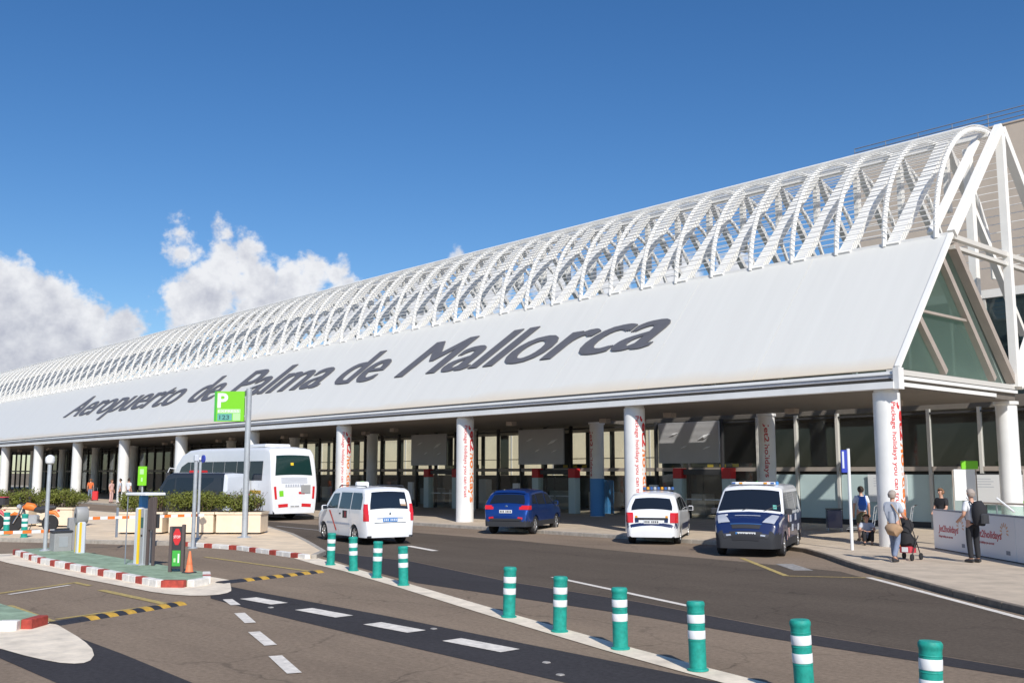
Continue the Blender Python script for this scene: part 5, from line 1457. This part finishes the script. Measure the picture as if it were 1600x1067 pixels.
# ------------------------------------------------------------------ people
def skin_body(name, joints, edges, m, parent, sub=2, root=None):
    names = list(joints)
    me = bpy.data.meshes.new(name)
    me.from_pydata([joints[n][:3] for n in names], [(names.index(a), names.index(b)) for a, b in edges], [])
    me.materials.append(M[m])
    o = link(name, me, parent)
    md = o.modifiers.new('skin', 'SKIN'); md.use_smooth_shade = True
    if not me.skin_vertices:
        bpy.context.view_layer.update()
    sv = me.skin_vertices[0].data
    for i, n in enumerate(names):
        r = joints[n][3]
        sv[i].radius = r if isinstance(r, tuple) else (r, r)
        sv[i].use_root = (n == (root or names[0]))
    s = o.modifiers.new('sub', 'SUBSURF'); s.levels = sub; s.render_levels = sub
    return o

def person(label, loc, hd, h=1.75, top='c_grey', legs='c_jeans', hair='hair_dark', pose=None, fingers=True, long_sleeve=False, shorts=False, longhair=False, group=None, bald=False):
    """faces +y in its own frame"""
    g = empty('person', loc, R(hd), label, 'person', group)
    k = h / 1.75
    P = dict(pelvis=(0, 0, .96, .125), waist=(0, .0, 1.10, .115), chest=(0, .0, 1.30, .135), neckb=(0, -.01, 1.45, .06), neck=(0, .0, 1.52, .052), jaw=(0, .02, 1.585, .065), head=(0, .01, 1.66, .088), crown=(0, .0, 1.725, .055))
    for s, sd in (('l', -1), ('r', 1)):
        P['sh' + s] = (sd * .175, -.01, 1.41, .062); P['el' + s] = (sd * .235, -.03, 1.13, .042); P['wr' + s] = (sd * .245, .05, .88, .03)
        P['hip' + s] = (sd * .095, 0, .90, .088); P['kn' + s] = (sd * .10, .02, .50, .058); P['an' + s] = (sd * .10, -.02, .09, .04); P['toe' + s] = (sd * .115, .15, .035, .035)
    if pose:
        for n, v in pose.items(): P[n] = (*v, P[n][3])
    sp = {n: Vector(v[:3]) for n, v in P.items()}
    E_ = [('pelvis', 'waist'), ('waist', 'chest'), ('chest', 'neckb'), ('neckb', 'neck'), ('neck', 'jaw'), ('jaw', 'head'), ('head', 'crown')]
    for s in 'lr':
        E_ += [('chest', 'sh' + s), ('sh' + s, 'el' + s), ('el' + s, 'wr' + s), ('pelvis', 'hip' + s), ('hip' + s, 'kn' + s), ('kn' + s, 'an' + s), ('an' + s, 'toe' + s)]
        d = (sp['wr' + s] - sp['el' + s]).normalized()
        sd = -1 if s == 'l' else 1
        side_ = d.cross(Vector((0, 0, 1)));
        if side_.length < .2: side_ = Vector((0, 1, 0))
        side_.normalize(); nrm_ = Vector((-sd, 0, 0))
        pc = sp['wr' + s] + d * .055
        P['pa' + s] = (*pc, .026); E_.append(('wr' + s, 'pa' + s))
        if fingers:
            for fi, (o_, l_) in enumerate(((-.030, .075), (-.010, .085), (.012, .08), (.032, .065))):
                b_ = pc + side_ * o_ + d * .03
                P['f%d%s' % (fi, s)] = (*b_, .009); P['g%d%s' % (fi, s)] = (*(b_ + d * l_ * .55 + nrm_ * .012), .0085); P['h%d%s' % (fi, s)] = (*(b_ + d * l_ * .9 + nrm_ * .035), .0075)
                E_ += [('pa' + s, 'f%d%s' % (fi, s)), ('f%d%s' % (fi, s), 'g%d%s' % (fi, s)), ('g%d%s' % (fi, s), 'h%d%s' % (fi, s))]
            b_ = sp['wr' + s] + d * .03 + side_ * .035
            P['t0' + s] = (*b_, .010); P['t1' + s] = (*(b_ + d * .045 + side_ * .02 + nrm_ * .015), .0095)
            E_ += [('pa' + s, 't0' + s), ('t0' + s, 't1' + s)]
        else:
            P['f0' + s] = (*(pc + d * .09), .018); E_.append(('pa' + s, 'f0' + s))
    J = {n: (v[0] * k, v[1] * k, v[2] * k, v[3] * k) for n, v in P.items()}
    skin_body('body', J, E_, 'skin', g, 2, 'pelvis')
    def cl(nm, src, edges, m, root):
        skin_body(nm, {n: (J[n][0], J[n][1], J[n][2], src[n] * k) for n in src}, edges, m, g, 2, root)
    # upper garment with sleeves
    src = dict(pelvis=.142, waist=.142, chest=.150, neckb=.078, shl=.082, shr=.082)
    ed = [('pelvis', 'waist'), ('waist', 'chest'), ('chest', 'neckb'), ('chest', 'shl'), ('chest', 'shr')]
    for s in 'lr':
        a, b = J['sh' + s], J['el' + s]
        if long_sleeve:
            src['el' + s] = .056; src['wr' + s] = .042; ed += [('sh' + s, 'el' + s), ('el' + s, 'wr' + s)]
        else:
            J['sl' + s] = tuple(a[i] + (b[i] - a[i]) * .75 for i in range(3)) + (0,)
            src['sl' + s] = .066; ed.append(('sh' + s, 'sl' + s))
    cl('shirt', src, ed, top, 'waist')
    J['belt'] = (J['pelvis'][0], J['pelvis'][1], J['pelvis'][2] + .06 * k, 0)
    src = dict(belt=.135, pelvis=.142, hipl=.102, hipr=.102); ed = [('belt', 'pelvis'), ('pelvis', 'hipl'), ('pelvis', 'hipr')]
    for s in 'lr':
        if shorts:
            a, b = J['hip' + s], J['kn' + s]; J['cu' + s] = tuple(a[i] + (b[i] - a[i]) * .9 for i in range(3)) + (0,)
            src['cu' + s] = .085; ed.append(('hip' + s, 'cu' + s))
        else:
            src['kn' + s] = .074; src['an' + s] = .060; ed += [('hip' + s, 'kn' + s), ('kn' + s, 'an' + s)]
    cl('trousers', src, ed, legs, 'pelvis')
    for s in 'lr':
        a, t_ = Vector(J['an' + s][:3]), Vector(J['toe' + s][:3])
        fw = (t_ - a); fw.z = 0; fw.normalize(); z0 = min(a.z, t_.z)
        bk = a - fw * .07 * k
        MB().tube([(bk.x, bk.y, z0 + .015), (a.x, a.y, z0 + .02), (t_.x, t_.y, z0 + .0), tuple(t_ + fw * .05 * k + Vector((0, 0, -.005)))], [.035 * k, .05 * k, .042 * k, .02 * k], 8).build('shoe', 'c_tan' if shorts else 'charcoal', g, True)
    hd_ = Vector(J['head'][:3])
    fwd = Vector((0, 1, 0))
    if not bald:
        hb = MB()
        hb.lathe([(.02 * k, .122 * k), (.06 * k, .108 * k), (.092 * k, .07 * k), (.103 * k, .02 * k), (.098 * k, -.03 * k), (.08 * k, -.075 * k)], 18, o=tuple(hd_))
        hb.v = [(x, y - (.022 * k if True else 0) + (.03 * k if z > hd_.z + .05 * k else 0), z) for x, y, z in hb.v]
        hb.f = [f for f in hb.f if not (sum(hb.v[i][1] for i in f) / len(f) > hd_.y + .035 * k and sum(hb.v[i][2] for i in f) / len(f) < hd_.z + .055 * k)]
        hb.build('hair', hair, g, True)
        if longhair:
            MB().tube([(hd_.x, hd_.y - .07 * k, hd_.z), (hd_.x, hd_.y - .10 * k, hd_.z - .12 * k), (hd_.x, hd_.y - .11 * k, hd_.z - .24 * k)], [.07 * k, .075 * k, .02 * k], 8).build('ponytail', hair, g, True)
    for sd in (-1, 1):
        MB().lathe([(.002, -.004), (.011 * k, 0), (.002, .004)], 8, axis='y', o=(hd_.x + sd * .034 * k, hd_.y + .088 * k, hd_.z + .005 * k)).build('eye', 'eye', g, True)
        MB().tube([(hd_.x + sd * .088 * k, hd_.y, hd_.z - .025 * k), (hd_.x + sd * .098 * k, hd_.y - .01 * k, hd_.z + .02 * k)], [.012 * k, .018 * k], 6).build('ear', 'skin', g, True)
    MB().tube([(hd_.x, hd_.y + .085 * k, hd_.z + .015 * k), (hd_.x, hd_.y + .106 * k, hd_.z - .025 * k), (hd_.x, hd_.y + .085 * k, hd_.z - .035 * k)], [.008 * k, .014 * k, .010 * k], 6).build('nose', 'skin', g, True)
    MB().box(hd_.x - .022 * k, hd_.x + .022 * k, hd_.y + .078 * k, hd_.y + .087 * k, hd_.z - .062 * k, hd_.z - .055 * k).build('mouth', 'c_pink', g)
    return g

# heading: rotation 0 faces +y; the camera looks along (-0.75, 0.66)
p1 = person('person in grey shirt with tan shoulder bag pushing a black pushchair', (-12.7, 24.0, .12), 2, 1.72, 'c_grey', 'c_jeans', 'hair_grey',
            dict(ell=(-.22, .10, 1.14), wrl=(-.16, .36, 1.06), elr=(.23, .08, 1.13), wrr=(.17, .36, 1.06), knl=(-.10, .14, .52), anl=(-.10, .16, .10), toel=(-.115, .33, .04), knr=(.10, -.02, .50), anr=(.10, -.24, .12), toer=(.11, -.09, .035)), bald=False)
p2 = person('man in white shirt and black trousers with a large backpack', (-11.25, 25.15, .12), 62, 1.76, 'c_white', 'c_black', 'hair_grey',
            dict(ell=(-.25, -.02, 1.14), wrl=(-.22, .20, 1.02), elr=(.26, -.02, 1.12), wrr=(.24, .14, .92)))
p3 = person('woman in dark vest behind the hoarding beside the end column', (-14.6, 30.6, .12), 165, 1.68, 'c_black', 'c_black', 'hair_brown',
            dict(ell=(-.23, .06, 1.13), wrl=(-.12, .26, 1.02), elr=(.23, .06, 1.13), wrr=(.12, .26, 1.02)))
p4 = person('person in white top and olive shorts with blue rucksack by the trolleys', (-17.1, 30.3, .12), 40, 1.72, 'c_white', 'c_olive', 'hair_dark', shorts=True)
sit = dict(pelvis=(0, -.05, .20), waist=(0, -.04, .36), chest=(0, .0, .56), neckb=(0, .02, .70), neck=(0, .04, .76), jaw=(0, .06, .82), head=(0, .05, .89), crown=(0, .04, .95),
           shl=(-.17, .0, .66), shr=(.17, .0, .66), ell=(-.24, .16, .48), elr=(.24, .16, .48), wrl=(-.12, .34, .46), wrr=(.12, .34, .46),
           hipl=(-.1, 0, .18), hipr=(.1, 0, .18), knl=(-.13, .38, .46), knr=(.13, .38, .46), anl=(-.12, .42, .09), anr=(.12, .42, .09), toel=(-.13, .58, .04), toer=(.13, .58, .04))
p5 = person('person sitting on the ground left of the end column', (-16.25, 29.05, .12), 215, 1.6, 'c_grey', 'c_black', 'hair_brown', sit)
GP = 'travellers far away under the canopy'
person('distant traveller in orange top beside a red suitcase', (-82.2, 28.6, .12), 60, 1.68, 'c_orange', 'c_jeans', 'hair_brown', fingers=False, group=GP)
person('distant traveller in pale pink with fair skin left of a column', (-74.3, 27.35, .12), -60, 1.66, 'c_pink', 'c_pink', 'hair_brown', fingers=False, group=GP)
person('distant traveller in grey shirt right of the one in pink', (-73.3, 27.6, .12), 150, 1.74, 'c_grey', 'c_black', 'hair_dark', fingers=False, group=GP)
person('distant traveller in white shirt in front of a column', (-72.5, 27.9, .12), 20, 1.76, 'c_white', 'c_jeans', 'hair_dark', fingers=False, group=GP)

# things carried
def from_person(p, x, y, z):
    return p.matrix_basis @ Vector((x, y, z))
g = empty('backpack', from_person(p2, 0, -.25, 1.02), p2.rotation_euler.z, 'large black backpack worn by the man at the hoarding', 'backpack')
MB().tube([(0, 0, -.10), (0, -.03, .08), (0, -.02, .30), (0, .02, .46)], [.13, .18, .175, .10], 12).build('bag', 'c_black', g, True)
MB().bbox(-.11, .11, -.26, -.15, -.06, .18, .04).build('front_pocket', 'charcoal', g, True)
for s in (-.11, .11): MB().tube([(s, .08, .40), (s, .16, .46), (s, .36, .38), (s, .40, .15), (s, .30, -.05), (s, .1, -.06)], .018, 6).build('strap', 'c_black', g, True)
g = empty('shoulder_bag', from_person(p1, .12, -.20, .80), p1.rotation_euler.z, 'tan cloth shoulder bag hanging on the person in grey', 'bag')
MB().tube([(-.20, 0, .05), (-.10, -.02, 0), (.05, -.02, -.02), (.17, 0, .05)], [.07, .15, .16, .08], 12).build('bag', 'c_tan', g, True)
MB().tube([(.17, .0, .10), (.10, .04, .35), (-.10, .10, .60), (-.18, .20, .60), (-.22, .22, .30), (-.2, .05, .10)], .015, 6).build('strap', 'c_tan', g, True)
g = empty('pushchair', from_person(p1, 0, .72, 0), p1.rotation_euler.z, 'black folding pushchair with red and white bundle pushed along the pavement', 'pushchair')
for sd in (-.22, .22):
    MB().tube([(sd, -.34, 1.04), (sd, -.10, .66), (sd, .22, .12)], .014, 6).build('frame_tube', 'charcoal', g, True)
    MB().tube([(sd, -.26, .10), (sd, .0, .48), (sd, .14, .60)], .014, 6).build('frame_tube', 'charcoal', g, True)
    for y in (-.26, .24): MB().lathe([(.02, -.02), (.085, -.02), (.085, .02), (.02, .02)], 14, axis='y', o=(0, 0, 0)).build('wheel', 'tyre', g, True, loc=(sd, y, .085), rot=(0, 0, R(90)))
MB().tube([(-.23, -.34, 1.04), (.23, -.34, 1.04)], .018, 8).build('handle', 'charcoal', g, True)
MB().tube([(0, -.14, .74), (0, -.05, .50), (0, .10, .40), (0, .25, .42)], [.10, .19, .20, .12], 10).build('seat', 'c_black', g, True)
MB().tube([(0, -.16, .66), (0, -.02, .88), (0, .16, .84)], [.12, .20, .10], 10).build('hood', 'c_black', g, True)
MB().bbox(-.16, .16, -.16, .16, .18, .34, .04).build('basket', 'ad_red', g); MB().bbox(-.08, .08, -.172, -.162, .20, .32, .003).build('bundle', 'board_white', g)
g = empty('rucksack', from_person(p4, 0, -.22, 1.08), p4.rotation_euler.z, 'blue rucksack on the person in olive shorts', 'backpack')
MB().tube([(0, 0, -.08), (0, -.03, .08), (0, -.01, .34)], [.10, .15, .09], 10).build('bag', 'c_blue', g, True)
for s in (-.1, .1): MB().tube([(s, .06, .32), (s, .14, .38), (s, .32, .28), (s, .28, .0), (s, .08, -.04)], .016, 6).build('strap', 'c_blue', g, True)
g = empty('suitcase', (-81.5, 28.75, .12), R(60), 'bright red upright suitcase beside the traveller in orange', 'suitcase')
MB().bbox(-.22, .22, -.14, .14, .06, .74, .05).build('shell', 'red', g, True)
for x in (-.15, .15): MB().tube([(x, 0, .70), (x, 0, 1.0)], .01, 6).build('handle_tube', 'steel', g)
MB().tube([(-.16, 0, 1.0), (.16, 0, 1.0)], .016, 6).build('handle', 'charcoal', g)
for x in (-.17, .17):
    for y in (-.1, .1): MB().lathe([(.005, -.01), (.03, -.01), (.03, .01), (.005, .01)], 10, axis='y', o=(x, y, .03)).build('wheel', 'tyre', g)
g = empty('standing_board', (-14.75, 28.3, .12), R(10), 'narrow red and orange standing strip at the foot of the end column', 'sign')
MB().bbox(-.10, .10, -.02, .02, .05, .40, .01).build('lower_plate', 'orange', g); MB().bbox(-.05, .05, -.02, .02, .42, .90, .01).build('upper_plate', 'red', g)
MB().bbox(-.12, .12, -.06, .06, 0, .045, .01).build('foot', 'charcoal', g)
